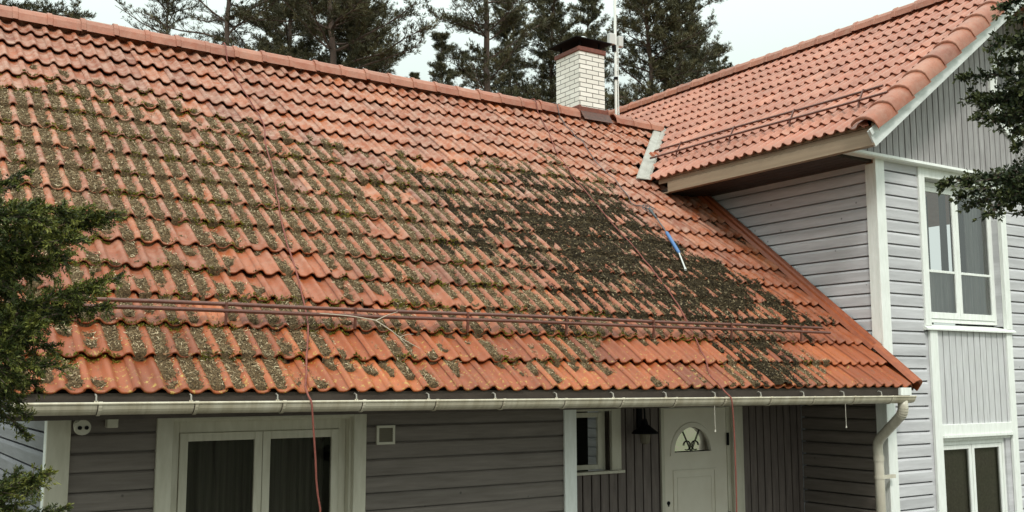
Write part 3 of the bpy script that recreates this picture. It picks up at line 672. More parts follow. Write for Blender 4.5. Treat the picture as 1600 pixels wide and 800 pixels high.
mb.add(v, f); mb.box(mcx - .33, mcx + .33, DY - .014, DY + .002, mz0 - .035, mz0 + .002)
mb.build('arch_moulding', M['door'], leaf)
fan = MB(); fan.add([(x, DY + .02, z) for x, z in arc][::-1], [tuple(range(len(arc)))]); fl = fan.build('fanlight', M['glass'], door)
mb = MB()
for ang in (62, 118): t = R_(ang); mb.tube([(mcx, DY + .012, mz0), (mcx + .27 * math.cos(t), DY + .012, mz0 + .27 * math.sin(t))], .0045, 6)
mb.tube([(mcx - .27, DY + .012, mz0 + .004), (mcx + .27, DY + .012, mz0 + .004)], .008, 6)
for q in (-1, 1): mb.tube([(mcx + q * (.06 + .05 * math.cos(k)), DY + .012, mz0 + .07 + .05 * math.sin(k)) for k in np.linspace(0, 5.2, 14)], .005, 5)
mb.build('leading', M['black'], fl)
mb = MB(); mb.box(mcx - .3, mcx + .3, DY + .035, DY + .04, mz0, mz0 + .3); mb.build('patterned_glass', M['door_curtain'], fl)
mb = MB(); mb.tube([(6.29, DY - .006, -1.28), (6.29, DY + .0, -1.28)], .022, 12); mb.box(6.283, 6.297, DY - .008, DY, -1.315, -1.28); mb.build('keyhole', M['black'], leaf)
for z in (-.62, -1.50): MB().tube([(7.185, DY - .02, z - .07), (7.185, DY - .02, z + .07)], .016, 10).build('hinge', M['black'], door)

# --- main eave: soffit, fascia, gutter, downpipe
mb = MB(); y = .13
while y < YR:
    mb.box(-.40, XW - .025, y, y + .092, ZS, ZS + .018); y += .097
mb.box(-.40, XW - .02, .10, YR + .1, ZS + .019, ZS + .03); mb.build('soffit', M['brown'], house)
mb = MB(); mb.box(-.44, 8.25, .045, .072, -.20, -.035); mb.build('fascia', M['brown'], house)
mb = MB(); mb.box(8.08, 8.26, .012, .044, -.12, -.04); mb.build('fascia_end', M['white'], house)
mb = MB(); slab(mb, [np.array([XL, .02, -.045]), np.array([XL, RY, RZ - .06]), np.array([XL, RY, RZ - .24]), np.array([XL, .02, -.22])], .025); mb.build('barge_board', M['white'], house)
gx0, gx1 = -.44, 8.12
grim = lambda x: -.094 - .0042 * (x - gx0)
mb = MB(); r = .068; n = 12; v = []; f = []
for xx in (gx0, gx1):
    for rr in (r, r - .004):
        for k in range(n + 1):
            t = math.pi * k / n; v.append((xx, -.072 - rr * math.cos(t) if True else 0, grim(xx) - rr * math.sin(t) * 1.05))
m_ = n + 1
for k in range(n):
    f += [(k, k + 1, 2 * m_ + k + 1, 2 * m_ + k), (m_ + k + 1, m_ + k, 3 * m_ + k, 3 * m_ + k + 1)]
for b_ in (0, 2 * m_):
    f.append(tuple(b_ + k for k in range(n + 1)))
f += [(0, 2 * m_, 3 * m_, m_), (n, m_ + n, 3 * m_ + n, 2 * m_ + n)]
gut = link('gutter', v, f, M['gutter'], house, smooth=False)
mb = MB(); mb.tube([(gx0, -.072 - r - .001, grim(gx0)), (gx1, -.072 - r - .001, grim(gx1))], .0085, 8); mb.build('gutter_bead', M['gutter'], gut)
bx = .0
for k in range(14):
    xx = .045 + .592 * k
    if xx > 8.05: break
    mb = MB(); pts = [(xx, -.072 - (r + .004) * math.cos(math.pi * q / 10), grim(xx) - (r + .004) * math.sin(math.pi * q / 10) * 1.05) for q in range(11)]
    v = []; f = []
    for q in range(11):
        t = math.pi * q / 10
        for rr, w_ in ((.0, -.011), (.0065, -.009), (.0065, .009), (.0, .011)): v.append((xx + w_, -.072 - (r + rr) * math.cos(t), grim(xx) - (r + rr) * math.sin(t) * 1.05))
    for q in range(10):
        for j_ in range(3): f.append((4 * q + j_, 4 * q + j_ + 1, 4 * q + 5 + j_, 4 * q + 4 + j_))
    mb.add(v, f); mb.tube([(xx - .012, -.072 - r - .001, grim(xx)), (xx + .012, -.072 - r - .001, grim(xx))], .0115, 8)
    mb.box(xx - .012, xx + .012, -.004, .0, grim(xx) - .03, grim(xx) + .015)
    br_ = mb.build('gutter_bracket', M['gutter'], gut)
    v = [(xx + w_, -.072 - (r + .002) * math.cos(math.pi * q / 10), grim(xx) - (r + .002) * math.sin(math.pi * q / 10) * 1.05) for q in range(11) for w_ in (-.018, -.0125)]
    link('joint_seam', v, [(2 * q, 2 * q + 1, 2 * q + 3, 2 * q + 2) for q in range(10)], M['brown'], gut)
    MB().tube([(xx, -.005, grim(xx) + .01), (xx, .0, grim(xx) + .045), (xx, .03, grim(xx) + .055), (xx, .046, grim(xx) + .05)], .0055, 6).build('hook', M['zinc'], gut)
# joint collars
for xx in (3.88, 7.95): MB().tube([(xx - .03, -.072, grim(xx) - .006), (xx + .03, -.072, grim(xx) - .006)], .0725, 20).build('gutter_joint', M['gutter'], gut) if False else None
def bend(pts, rad=.09, n=7):
    P = [np.array(p, float) for p in pts]; out = [P[0]]
    for a, b, c in zip(P[:-2], P[1:-1], P[2:]):
        d1 = (a - b) / np.linalg.norm(a - b); d2 = (c - b) / np.linalg.norm(c - b); r_ = min(rad, np.linalg.norm(a - b) * .48, np.linalg.norm(c - b) * .48)
        p, q = b + d1 * r_, b + d2 * r_
        out += [(1 - t) ** 2 * p + 2 * t * (1 - t) * b + t * t * q for t in np.linspace(0, 1, n)]
    return out + [P[-1]]
px = 7.985
dp = bend([(px, -.075, -.17), (px, -.075, -.30), (8.12, .37, -.62), (8.135, .37, -.80), (8.135, .37, GZ + .15)], .11, 12)
mb = MB(); mb.tube(dp, .052, 18); pipe = mb.build('downpipe', M['pipe'], house, smooth=True)
mb = MB()
for q in dp[4:13:2] : pass
for i in range(2, 12, 2):
    a, b = dp[i], dp[i + 1]; d = (b - a) / np.linalg.norm(b - a); mb.tube([a - d * .004, a + d * .004], .0555, 18)
for z in (-.80, ): mb.tube([(8.135, .37, z - .03), (8.135, .37, z + .03)], .058, 18)
mb.build('elbow_rib', M['pipe'], pipe)
mb = MB(); mb.box(8.19, 8.40, .36, .385, -1.02, -.98); mb.tube([(8.135, .37, -1.015), (8.135, .37, -.985)], .057, 18); mb.build('pipe_clip', M['pipe'], pipe)
# snow guards
def guard(pt, a0, a1, rails, posts, name, parent, m):
    mb = MB()
    for (s_, h, e0, e1) in rails: mb.tube([pt(a, s_, h + .004 * math.sin(a * 2.1)) for a in np.linspace(a0 + e0, a1 + e1, 14)], .0148, 8)
    sg = mb.build(name, m, parent)
    (s1, h1, _, _), (s2, h2, _, _) = rails
    for a in posts:
        mb = MB()
        A, B = np.array(pt(a, s1 + .05, .0)), np.array(pt(a, s1, h1 + .02)); Cc, D = np.array(pt(a, s2 - .02, h2 - .02)), np.array(pt(a, s2 - .06, -.005))
        ex = np.array(pt(a + .009, 0, 0)) - np.array(pt(a, 0, 0))
        for p, q in ((B, Cc), (Cc, D)):
            w_ = np.cross(q - p, ex); w_ = w_ / np.linalg.norm(w_) * .008
            mb.extrude([p - ex - w_, q - ex - w_, q - ex + w_, p - ex + w_], 2 * ex)
        for (s_, h) in ((s1, h1), (s2, h2)): mb.tube([pt(a - .016, s_, h), pt(a + .016, s_, h)], .0165, 10)
        mb.build('guard_bracket', m, sg)
guard(main_pt, -.05, 7.55, [(.825, .112, 0, 0), (.790, .078, 0, .12)], [.0 + 1.03 * k for k in range(8)], 'snow_guard', roof, M['guard_metal'])
guard(wing_pt, -3.9, .0, [(.77, .10, 0, -.10), (.62, .06, 0, .03)], [-3.35 + 1.0 * k for k in range(4)], 'snow_guard', wroof, M['guard_metal'])
# things fixed under the eave
vent = MB(); x0, x1, z0, z1 = 2.412, 2.578, -.48, -.325
vent.box(x0, x1, YF - .022, YF + .0, z0, z0 + .02); vent.box(x0, x1, YF - .022, YF, z1 - .02, z1); vent.box(x0, x0 + .02, YF - .0215, YF, z0 + .02, z1 - .02); vent.box(x1 - .02, x1, YF - .0215, YF, z0 + .02, z1 - .02)
vt = vent.build('wall_vent', M['cream_plastic'], house)
mb = MB(); mb.box(x0 + .02, x1 - .02, YF - .008, YF, z0 + .02, z1 - .02)
for k in range(6): mb.box(x0 + .02, x1 - .02, YF - .016, YF - .006, z0 + .03 + k * .018, z0 + .037 + k * .018)
mb.build('grille', M['mesh_grey'], vt)

# ================================================================== GROWTH AND LITTER ON THE ROOF
def hash2(i, j, k=0):
    h = (i.astype(np.int64) * 374761393 + j.astype(np.int64) * 668265263 + k * 974634777) & 0xffffffff
    h = ((h ^ (h >> 13)) * 1274126177) & 0xffffffff
    return ((h ^ (h >> 16)) & 0xffff) / 65535.0
def vnoise(x, y, k=0):
    i, j = np.floor(x), np.floor(y); u, v = x - i, y - j; u = u * u * (3 - 2 * u); v = v * v * (3 - 2 * v)
    return (hash2(i, j, k) * (1 - u) + hash2(i + 1, j, k) * u) * (1 - v) + (hash2(i, j + 1, k) * (1 - u) + hash2(i + 1, j + 1, k) * u) * v
def fbm(x, y, k=0): return (vnoise(x, y, k) + .5 * vnoise(2.1 * x, 2.1 * y, k + 1) + .25 * vnoise(4.3 * x, 4.3 * y, k + 2)) / 1.75
PALE= [(-0.05, 5.72, 0), (-0.1, 5.04, 0.1), (-0.13, 4.58, 0.7), (0.08, 4.36, 0.9), (0.13, 4.98, 0.3), (0.72, 5.38, 0.05), (0.65, 4.87, 0.3), (0.57, 4.25, 0.9), (1.46, 5.87, 0), (1.33, 5.13, 0.25), (1.21, 4.46, 0.6), (1.1, 3.85, 0.85), (1.69, 5.27, 0.3), (2.21, 6.01, 0), (1.99, 5.04, 0.3), (1.8, 4.2, 0.8), (1.67, 3.6, 0.9), (2.74, 5.67, 0), (2.54, 4.9, 0.2), (2.31, 4.05, 0.6), (2.29, 3.48, 0.75), (2.13, 2.93, 0.9), (3.12, 4.6, 0.1), (2.9, 3.92, 0.5), (3.06, 3.53, 0.75), (2.86, 2.95, 0.9), (3.84, 4.81, 0), (3.92, 4.18, 0.4), (3.74, 3.54, 0.8), (3.44, 2.8, 0.9), (4.65, 4.71, 0.05), (4.71, 4.06, 0.5), (4.49, 3.41, 0.9), (5.62, 4.8, 0.1), (5.54, 4.1, 0.7), (6.69, 4.9, 0.1), (6.44, 3.97, 0.6), (7.88, 5.01, 0), (7.16, 3.95, 0.2), (-0.14, 3.62, 0.95), (-0.19, 2.89, 0.95), (0.24, 3.73, 0.9), (0.16, 2.98, 0.9), (0.72, 3.23, 0.95), (0.63, 2.63, 0.9), (1.19, 2.74, 0.95), (1.07, 2.17, 0.85), (0.62, 1.9, 0.5), (0.47, 1.6, 0.2), (0.72, 1.63, 0.2), (0.95, 1.56, 0.4), (0.34, 1.32, 0.5), (0.65, 1.26, 0.6), (0.01, 1.54, 0.7), (-0.03, 1.12, 0.7), (1.28, 1.89, 0.8), (1.4, 1.71, 0.3), (1.41, 1.33, 0.4), (0.98, 1.2, 0.7), (1.66, 1.45, 0.6), (1.98, 1.78, 0.6), (1.97, 1.38, 0.3), (2.35, 1.83, 0.6), (2.33, 1.42, 0.4), (2.62, 1.54, 0.6), (2.41, 2.39, 0.9), (1.89, 2.3, 0.9), (3.13, 2.03, 0.9), (2.84, 1.46, 0.6), (3.44, 1.96, 0.9), (3.19, 1.39, 0.7), (3.6, 1.53, 0.8), (3.97, 1.57, 0.8), (2.87, 2.23, 0.7), (0.37, 0.91, 0.8), (0.79, 0.77, 0.8), (1.27, 0.76, 0.95), (1.66, 0.73, 0.85), (2.31, 0.72, 0.7), (2.93, 0.79, 0.7), (3.59, 0.82, 0.8), (4.31, 0.86, 0.9), (5.02, 0.79, 0.9), (0.04, 0.3, 0.2), (-0.02, 0.1, 0.6), (-0.29, 0.04, 0.9), (0.27, 0.24, 0.1), (0.57, 0.53, 0.6), (0.91, 0.47, 0.95), (0.75, 0.1, 0.9), (1.19, 0.48, 0.9), (1.05, 0.1, 0.9), (1.39, 0.33, 0.8), (1.31, 0.03, 0.85), (1.74, 0.33, 0.6), (1.57, 0.1, 0.5), (2.01, 0.5, 0.05), (1.87, 0.1, 0), (2.32, 0.59, 0.3), (2.32, 0.18, 0.5), (2.6, 0.18, 0.4), (2.57, 0.52, 0.2), (3.1, 0.36, 0.05), (2.98, 0.1, 0), (3.48, 0.36, 0.5), (3.99, 0.56, 0.5), (3.58, 0.19, 0.3), (4.2, 0.1, 0.2), (4.37, 0.38, 0.1), (4.88, 0.58, 0.3), (5.14, 0.39, 0.2), (5.47, 0.3, 0.2), (6.15, 0.62, 0.4), (6.43, 0.41, 0.9), (6.43, 0.01, 1), (6.07, 0.11, 0.7), (6.7, 0.11, 0.6), (7.29, 0.32, 0.05), (7.58, 0.11, 0), (7.63, 0.66, 0.0), (7.13, 3.29, 0), (7.44, 2.59, 0), (7.94, 1.53, 0), (5.57, 1.6, 0.9), (5.07, 2.16, 0.9), (7.03, 1.1, 0.9), (7.88, 1.03, 0.2), (0.16, 6.09, 0), (3.01, 6.05, 0), (3.79, 5.87, 0), (5.22, 5.99, 0), (6.45, 5.99, 0), (7.64, 5.54, 0), (8.74, 6.28, 0), (2.3, 6.4, 0), (1.53, 6.28, 0), (0.84, 6.33, 0), (4.75, 6.03, 0)]
DARK= [(3.48, 3.07, 0.2), (3.76, 2.86, 0.5), (4.38, 3.53, 0.3), (4.66, 3.59, 0.35), (5.25, 3.72, 0.6), (4.29, 2.82, 0.7), (4.91, 2.92, 0.85), (3.96, 2.14, 0.5), (3.55, 2.2, 0.3), (4.53, 2.21, 0.65), (5.99, 3.71, 0.65), (6.68, 3.85, 0.5), (5.7, 2.91, 0.95), (6.44, 3.18, 0.7), (6.12, 2.42, 1), (5.35, 2.19, 0.9), (4.77, 1.64, 0.6), (5.47, 1.71, 0.75), (6.65, 2.35, 1), (6.86, 2.1, 1), (6.14, 1.65, 0.85), (6.85, 1.71, 1), (7.39, 1.75, 0.9), (6.93, 1.22, 0.9), (7.57, 1.26, 0.9), (7.72, 1.08, 0.5), (6.14, 1.17, 0.7), (5.24, 1.12, 0.55), (4.43, 1.07, 0.45), (4.11, 1.15, 0.4), (3.91, 1.45, 0.3), (6.43, 0.96, 0.6), (6.52, 0.63, 0.6), (6.34, 0.31, 1), (6.34, 0.01, 1.2), (6.1, -0.11, 1.1), (6.34, 0.52, 0.9), (6.47, -0.04, 0.9), (5.98, 0.41, 0.1), (5.71, 0.61, 0.1), (4.88, 0.58, 0.05), (5.14, 0.39, 0.05), (3.63, 4.26, 0), (4.65, 4.71, 0), (5.62, 4.8, 0), (6.83, 5.12, 0), (7.19, 4.66, 0), (7.29, 3.97, 0.1), (7.13, 3.29, 0), (6.99, 2.82, 0.1), (7.44, 2.59, 0), (7.77, 2.2, 0.1), (7.94, 1.53, 0), (7.87, 0.9, 0), (6.98, 0.0, 0), (2.74, 1.87, 0.05), (2.1, 1.8, 0), (1.51, 1.72, 0), (1.19, 2.74, 0), (0.24, 3.73, 0), (2.36, 0.86, 0.0), (2.97, 0.89, 0.1), (3.06, 2.74, 0.1), (5.65, 0.01, 0.05), (4.26, 0.19, 0), (3.04, 0.36, 0), (-0.46, 0.71, 0), (5.98, 4.54, 0.1), (7.58, 4.56, 0), (7.93, 0.44, 0), (7.21, 0.65, 0.05), (6.7, 0.0, 0.3), (7.6, 2.25, 0.1), (7.67, 1.71, 0.3), (0.14, 5.81, 0), (1.18, 6.31, 0), (2.26, 6.22, 0), (3.38, 5.91, 0), (2.55, 4.42, 0), (1.27, 4.78, 0), (4.14, 5.62, 0), (6.2, 5.91, 0), (7.96, 6.04, 0), (-0.29, 1.51, 0), (0.41, 1.15, 0), (0.06, 0.17, 0), (1.12, 0.18, 0), (-0.15, 4.28, 0), (2.23, 1.12, 0), (0.97, 1.66, 0), (1.8, 2.87, 0), (2.33, 2.97, 0)]

PALE = np.array(PALE); DARK = np.array(DARK)
def idw(P, x, s):
    w = np.zeros_like(x); a = np.zeros_like(x)
    for px_, ps_, d in P:
        k = 1 / (((x - px_) ** 2 + (s - ps_) ** 2) ** 1.6 + .004); w += k; a += k * d
    return a / w
def tile_h(x, s):
    n = np.floor(s / G); fr = (s - n * G) / G
    return wave(x / .15) - H - .043 * fr
gx = np.arange(-.66, 8.30, .0125); gs = np.arange(.0, 6.35, .016)
X, S = np.meshgrid(gx, gs)
cg_x = np.arange(-.6, 8.7, .1); cg_s = np.arange(-.1, 6.6, .1); CX, CS = np.meshgrid(cg_x, cg_s)
cp, cd = idw(PALE, CX, CS), idw(DARK, CX, CS)
def samp(Gd, x, s):
    i = np.clip((s + .1) / .1, 0, Gd.shape[0] - 1.001); j = np.clip((x + .6) / .1, 0, Gd.shape[1] - 1.001)
    i0, j0 = i.astype(int), j.astype(int); u, v = j - j0, i - i0
    return (Gd[i0, j0] * (1 - u) + Gd[i0, j0 + 1] * u) * (1 - v) + (Gd[i0 + 1, j0] * (1 - u) + Gd[i0 + 1, j0 + 1] * u) * v
def surf(X, S):
    th = tile_h(X, S)
    ci, ri = np.floor(X / .15), np.floor(S / G)              # trough cell
    fr = S / G - ri
    nz0 = fbm(X * 9 + 5, S * 9, 73)
    wob = (fbm(X * 22, S * 22, 70) - .5)
    dcell = samp(cp, (ci + .5) * .15, (ri + .5) * G)
    r1, r2, r3 = hash2(ci, ri, 11), hash2(ci, ri, 12), hash2(ci, ri, 13)
    dloc = samp(cp, X, S); on = (.45 * r1 + .75 * (fbm(X * 2.6, S * 2.6, 81) * 1.5 - .25) < dloc * 1.42) & (dcell > .12)
    lo = np.where(r2 < .55, -.2, .45 * r3); hi = np.where(r3 < .6, 1.2, .95 - .5 * r2)
    lo = np.where(dcell > .8, -.2, lo); hi = np.where(dcell > .8, 1.2, hi)
    frw = fr + .9 * wob + .5 * (nz0 - .5); edge = np.minimum(np.clip((frw - lo) / .3, 0, 1), np.clip((hi - frw) / .3, 0, 1))
    nz_ = fbm(X * 9, S * 9, 3); nf = fbm(X * 45, S * 45, 6)
    Lp = -H - .036 * fr + np.where(on, edge, 0) * (.013 + .006 * r3 + .018 * nz_ + .040 * wob) + .030 * (nf - .5)
    Lp = np.where(on & (edge > 0), Lp, -1)
    Lp = np.where(S < .03, -1, Lp)
    dd = samp(cd, X + .10 * (fbm(X * 3, S * 3, 20) - .5), S + .22 * (fbm(X * 2.5, S * 2.5, 24) - .5))
    k = dd * 1.5 - .50 + 1.5 * (nz_ - .5) + .6 * (fbm(X * 4, S * 2.2, 31) - .5) * 2
    Ld = -H + k * .047 + .032 * (nf - .5) - .026 * fr
    Ld = np.where((dd > .22) & (k > 0), Ld, -1)
    return th, Lp, Ld
th, Lp, Ld = surf(X, S)
dark = Ld > Lp + .002 * 0
Ltop = np.maximum(Lp, Ld)
vis = (Ltop > th).astype(int)
ny, nx_ = X.shape
quad = (np.arange(ny - 1)[:, None] * nx_ + np.arange(nx_ - 1)[None, :])
cnt = vis[:-1, :-1] + vis[1:, :-1] + vis[:-1, 1:] + vis[1:, 1:]
dk = (dark[:-1, :-1].astype(int) + dark[1:, 1:]) > 0
P = main_pt(X, S, np.maximum(Ltop, th - .006)).reshape(-1, 3)
def bed(mask):
    q = quad[mask]; F = np.stack([q, q + 1, q + nx_ + 1, q + nx_], -1)
    u, inv = np.unique(F.ravel(), return_inverse=True); return P[u], inv.reshape(-1, 4)
def scraps(n, want, size, wid, curl=1.6, lift=.006, tone=(.5, .25), accept=None):
    """short curled scraps of dry growth lying on the bed"""
    x = RNG.uniform(-.65, 8.28, n); s = RNG.uniform(.02, 6.3, n)
    t, lp, ld = surf(x, s); top = np.maximum(lp, ld); d_ = ld > lp
    ok = want(x, s, t, lp, ld, top, d_)
    x, s, top, t = x[ok], s[ok], np.maximum(top, t)[ok], t[ok]; m = len(x)
    ang = RNG.uniform(0, 2 * np.pi, m); ln = RNG.uniform(size[0], size[1], m); c = RNG.normal(0, curl, m); w_ = RNG.uniform(wid[0], wid[1], m)
    K = 4; pos = np.zeros((m, K, 3)); cur = np.stack([x, s, top + RNG.uniform(0, lift, m)], -1); el = RNG.normal(.15, .45, m)
    for k in range(K):
        pos[:, k] = cur; a = ang + c * k / (K - 1); cur = cur + (ln / (K - 1))[:, None] * np.stack([np.cos(a) * np.cos(el), np.sin(a) * np.cos(el), np.sin(el)], -1); el = el - .5 * np.sign(el)
    a = ang + c * .5 + np.pi / 2; tw = RNG.normal(0, .6, m)
    off = np.stack([np.cos(a) * np.cos(tw), np.sin(a) * np.cos(tw), np.sin(tw)], -1) * w_[:, None] * .5
    A = pos + off[:, None, :] * np.array([.5, 1, 1, .5])[None, :, None]; B = pos - off[:, None, :] * np.array([.5, 1, 1, .5])[None, :, None]
    V = np.stack([A, B], 2).reshape(-1, 3); V = main_pt(V[:, 0], V[:, 1], V[:, 2])
    b = (np.arange(m) * K * 2)[:, None] + (np.arange(K - 1) * 2)[None, :]; b = b.ravel()
    F = np.stack([b, b + 1, b + 3, b + 2], -1)
    r = np.repeat(np.clip(RNG.normal(tone[0], tone[1], m), 0, 1), K - 1)
    return V, F, r
def two(name, bedmask, scr, m1, m2, extra=()):
    bv, bf = bed(bedmask); V = [bv]; F = [bf]; Rr = [np.full(len(bf), .5)]; nb = len(bf); o_ = len(bv)
    for sv, sf, sr in scr: V.append(sv); F.append(sf + o_); Rr.append(sr); o_ += len(sv)
    o = link(name, np.concatenate(V), np.concatenate(F), m1, None, rnd=np.concatenate(Rr))
    o.data.materials.append(m2); mi = np.ones(len(o.data.polygons), dtype=np.int32); mi[:nb] = 0; o.data.polygons.foreach_set('material_index', mi)
    return o
pale_bed = (cnt > 0) & ~dk; dark_bed = (cnt > 0) & dk
lit = two('lichen_litter', pale_bed, [
    scraps(330000, lambda x, s, t, lp, ld, top, d: (top > t - .007) & (lp > -.9) & ~d, (.012, .040), (.0024, .0052), curl=2.1, lift=.014, tone=(.46, .32)),
    scraps(60000, lambda x, s, t, lp, ld, top, d: (samp(cp, x, s) > RNG.uniform(.25, 1.6, len(x))) & (top < t), (.008, .025), (.002, .005), lift=.002, tone=(.4, .3)),
], M['lichen_bed'], M['lichen'])
tag(lit, kind='stuff')
mos = two('moss_heap', dark_bed, [
    scraps(200000, lambda x, s, t, lp, ld, top, d: (top > t - .008) & d, (.016, .050), (.004, .010), lift=.018, tone=(.42, .30)),
    scraps(60000, lambda x, s, t, lp, ld, top, d: (samp(cd, x, s) * 1.2 > RNG.uniform(.10, 1.1, len(x))) & (top < t), (.006, .022), (.003, .007), lift=.002, tone=(.4, .25)),
    scraps(16000, lambda x, s, t, lp, ld, top, d: (top < t) & (s < 1.3) & (x > 3.6) & (x < 7.4) & (RNG.uniform(0, 1, len(x)) < .9), (.005, .018), (.003, .006), lift=.001, tone=(.3, .3)),
    scraps(9000, lambda x, s, t, lp, ld, top, d: (top < t) & (s > 1.2) & (s < 4.6) & (x > 5.4) & (x < 7.6), (.004, .014), (.002, .005), lift=.001, tone=(.3, .3)),
], M['moss_bed'], M['moss'])
tag(mos, kind='stuff')
# green moss cushions along the tile edges
def tufts(pos, dirs, K, ln, wd, spread, rnd=None, jitter=0):
    """K narrow blades at every position"""
    n = len(pos); pos = np.repeat(pos, K, 0); d = np.repeat(dirs, K, 0) + RNG.normal(0, spread, (n * K, 3)); d /= np.linalg.norm(d, axis=1)[:, None] + 1e-9
    if jitter: pos = pos + RNG.normal(0, jitter, pos.shape)
    l = RNG.uniform(ln[0], ln[1], n * K)[:, None]; w_ = RNG.uniform(wd[0], wd[1], n * K)[:, None]
    sd_ = np.cross(d, RNG.normal(0, 1, (n * K, 3))); sd_ /= np.linalg.norm(sd_, axis=1)[:, None] + 1e-9
    V = np.stack([pos - sd_ * w_ * .35, pos + d * l * .55 - sd_ * w_ * .5 * 0 + sd_ * w_ * .5, pos + d * l, pos + d * l * .5 - sd_ * w_ * .5], 1).reshape(-1, 3)
    F = np.arange(n * K * 4).reshape(-1, 4)
    r = np.repeat(rnd if rnd is not None else RNG.uniform(0, 1, n), K) + RNG.normal(0, .12, n * K)
    return V, F, np.clip(r, 0, 1)
n = 42000; x = RNG.uniform(-.4, 7.6, n); row = RNG.integers(1, 16, n); s = row * G + np.abs(RNG.normal(0, .014, n)) * RNG.choice([-1, 1.], n)
dc = samp(cp, x, s); keep = (fbm(x * 6, row * 3.7, 50) > .60 - .10 * dc) & (dc > .25) & (samp(cd, x, s) < .45); x, s = x[keep], s[keep]
t, lp, ld = surf(x, s); hh = np.maximum(t, np.maximum(lp, ld)); hh = np.where(s < np.round(s / G) * G, hh + .006, hh)
pp = main_pt(x, s, hh); V, F, r = tufts(pp, np.tile(np.array([[0, -.5, .8]]), (len(pp), 1)), 5, (.008, .020), (.005, .010), .7, rnd=np.clip(fbm(x * 14, s * 14, 60) * 1.5 - .2, 0, 1))
gm = link('green_moss', V, F, M['green_moss'], None, rnd=r); tag(gm, kind='stuff')

# ================================================================== THINGS LYING ON THE ROOF
def at(px_, py_, d): return CAM + d * ((px_ - 800) / 1592.3356 * CR - (py_ - 400) / 1592.3356 * CU + CF)
def smooth_path(P, n=60):
    P = np.array(P, float); t = np.arange(len(P)); tt = np.linspace(0, len(P) - 1, n); out = []
    for q in tt:
        i = min(int(q), len(P) - 2); u = q - i; p0, p1, p2, p3 = P[max(i - 1, 0)], P[i], P[i + 1], P[min(i + 2, len(P) - 1)]
        out.append(.5 * ((2 * p1) + (-p0 + p2) * u + (2 * p0 - 5 * p1 + 4 * p2 - p3) * u * u + (-p0 + 3 * p1 - 3 * p2 + p3) * u ** 3))
    return out
def rope(name, S_, tail, r, m):
    S_ = np.array(S_, float); q = np.array(smooth_path(S_, 150)); x, s = q[:, 0], q[:, 1]
    hh = np.maximum(tile_h(x, s), .0 - .02) ; k = np.ones(9) / 9
    hp = np.array([max(tile_h(np.array([a]), np.array([b]))[0] for b in np.linspace(max(b0 - .05, 0), b0 + .05, 7)) for a, b0 in zip(x, s)])
    _, lpp, ldd = surf(x, s); hp = np.maximum(hp + .012, np.maximum(lpp, ldd) + .012); hh = np.convolve(np.pad(hp, 4, mode='edge'), k, 'valid') + r + .004
    P_ = [main_pt(a, b, c) for a, b, c in zip(x, s, hh)]
    P_ = [np.array([x[0], RY + .35, RZ - .2]), np.array([x[0], RY + .12, RZ + .06]), np.array([x[0], RY - .0, RZ + .105]), np.array([x[0], RY - .10, RZ + .06])] + P_ + [np.array(p, float) for p in tail]
    P_ = smooth_path(P_, 260); mb = MB(); mb.tube(P_, r, 7); return mb.build(name, m, smooth=True)
c_ = 1 / math.cos(TH)
r1 = rope('rope', [(2.285, 6.15), (2.292, 5.40), (2.312, 4.61), (2.19, 4.0), (2.081, 3.30), (1.99, 2.8), (1.915, 2.40), (1.80, 1.52), (1.70, .85), (1.53, .30), (1.44, .02)],
          [(1.41, -.10, -.055), (1.414, -.155, -.10), (1.42, -.162, -.17), (1.435, -.155, -.30), (1.452, -.16, -.50), (1.47, -.15, -.70), (1.495, -.16, -.86), (1.50, -.15, -1.5), (1.49, -.10, -2.0), (1.52, -.12, GZ + .02), (1.70, -.3, GZ + .015), (2.0, -.2, GZ + .015)], .0072, M['rope'])
tag(r1, 'red rope lying down the left part of the roof, hanging before the wide window', 'rope', 'red ropes over the roof')
r2 = rope('rope', [(6.79, 6.2), (6.63, 5.6), (6.40, 4.95), (6.23, 4.2), (6.15, 3.73), (6.09, 3.0), (6.04, 2.30), (5.96, 1.75), (5.87, 1.28), (5.66, .62), (5.50, .25), (5.42, .0)],
          [(5.41, -.10, -.07), (5.42, -.155, -.115), (5.425, -.162, -.18), (5.444, -.155, -.336), (5.447, -.16, -.676), (5.445, -.16, -1.12), (5.44, -.15, -1.8), (5.46, -.14, GZ + .02), (5.6, -.3, GZ + .015)], .0072, M['rope'])
tag(r2, 'thin red rope running down through the dark moss and hanging in front of the door', 'rope', 'red ropes over the roof')
# spray lance with its hose
h1 = rope('hose', [(7.17, 6.2), (7.12, 5.7), (7.03, 5.15), (6.93, 4.4), (6.87, 3.85), (6.86, 3.6), (6.95, 3.44)], [], .006, M['hose']); tag(h1, 'thin dark hose trailing from the ridge down to the blue spray lance', 'hose')
lance = empty('spray_lance', tuple(main_pt(6.9, 3.3, .05))); tag(lance, 'blue handled pressure spray lance lying on the mossy tiles', 'spray lance')
q = lambda a, s, h=.03: main_pt(a, s, h)
MB().tube(smooth_path([q(6.98, 3.46, .02), q(6.93, 3.40, .035), q(6.90, 3.30, .04), q(6.885, 3.18, .035)], 14), [.014] * 3 + [.020] * 6 + [.016] * 5, 10).build('handle', M['dark_grip'], lance, smooth=True)
mb = MB(); mb.tube(smooth_path([q(6.90, 3.36, .04), q(6.86, 3.40, .05), q(6.80, 3.40, .05), q(6.82, 3.34, .045), q(6.88, 3.31, .04)], 14), .006, 7); mb.build('trigger', M['hose'], lance, smooth=True)
MB().tube([q(6.885, 3.18, .035), q(6.80, 2.84, .035)], .010, 10).build('neck', M['hose'], lance)
MB().tube([q(6.80, 2.84, .035), q(6.795, 2.82, .035), q(6.655, 2.38, .035), q(6.645, 2.35, .035)], [.013, .021, .021, .012], 14).build('sleeve', M['blue'], lance)
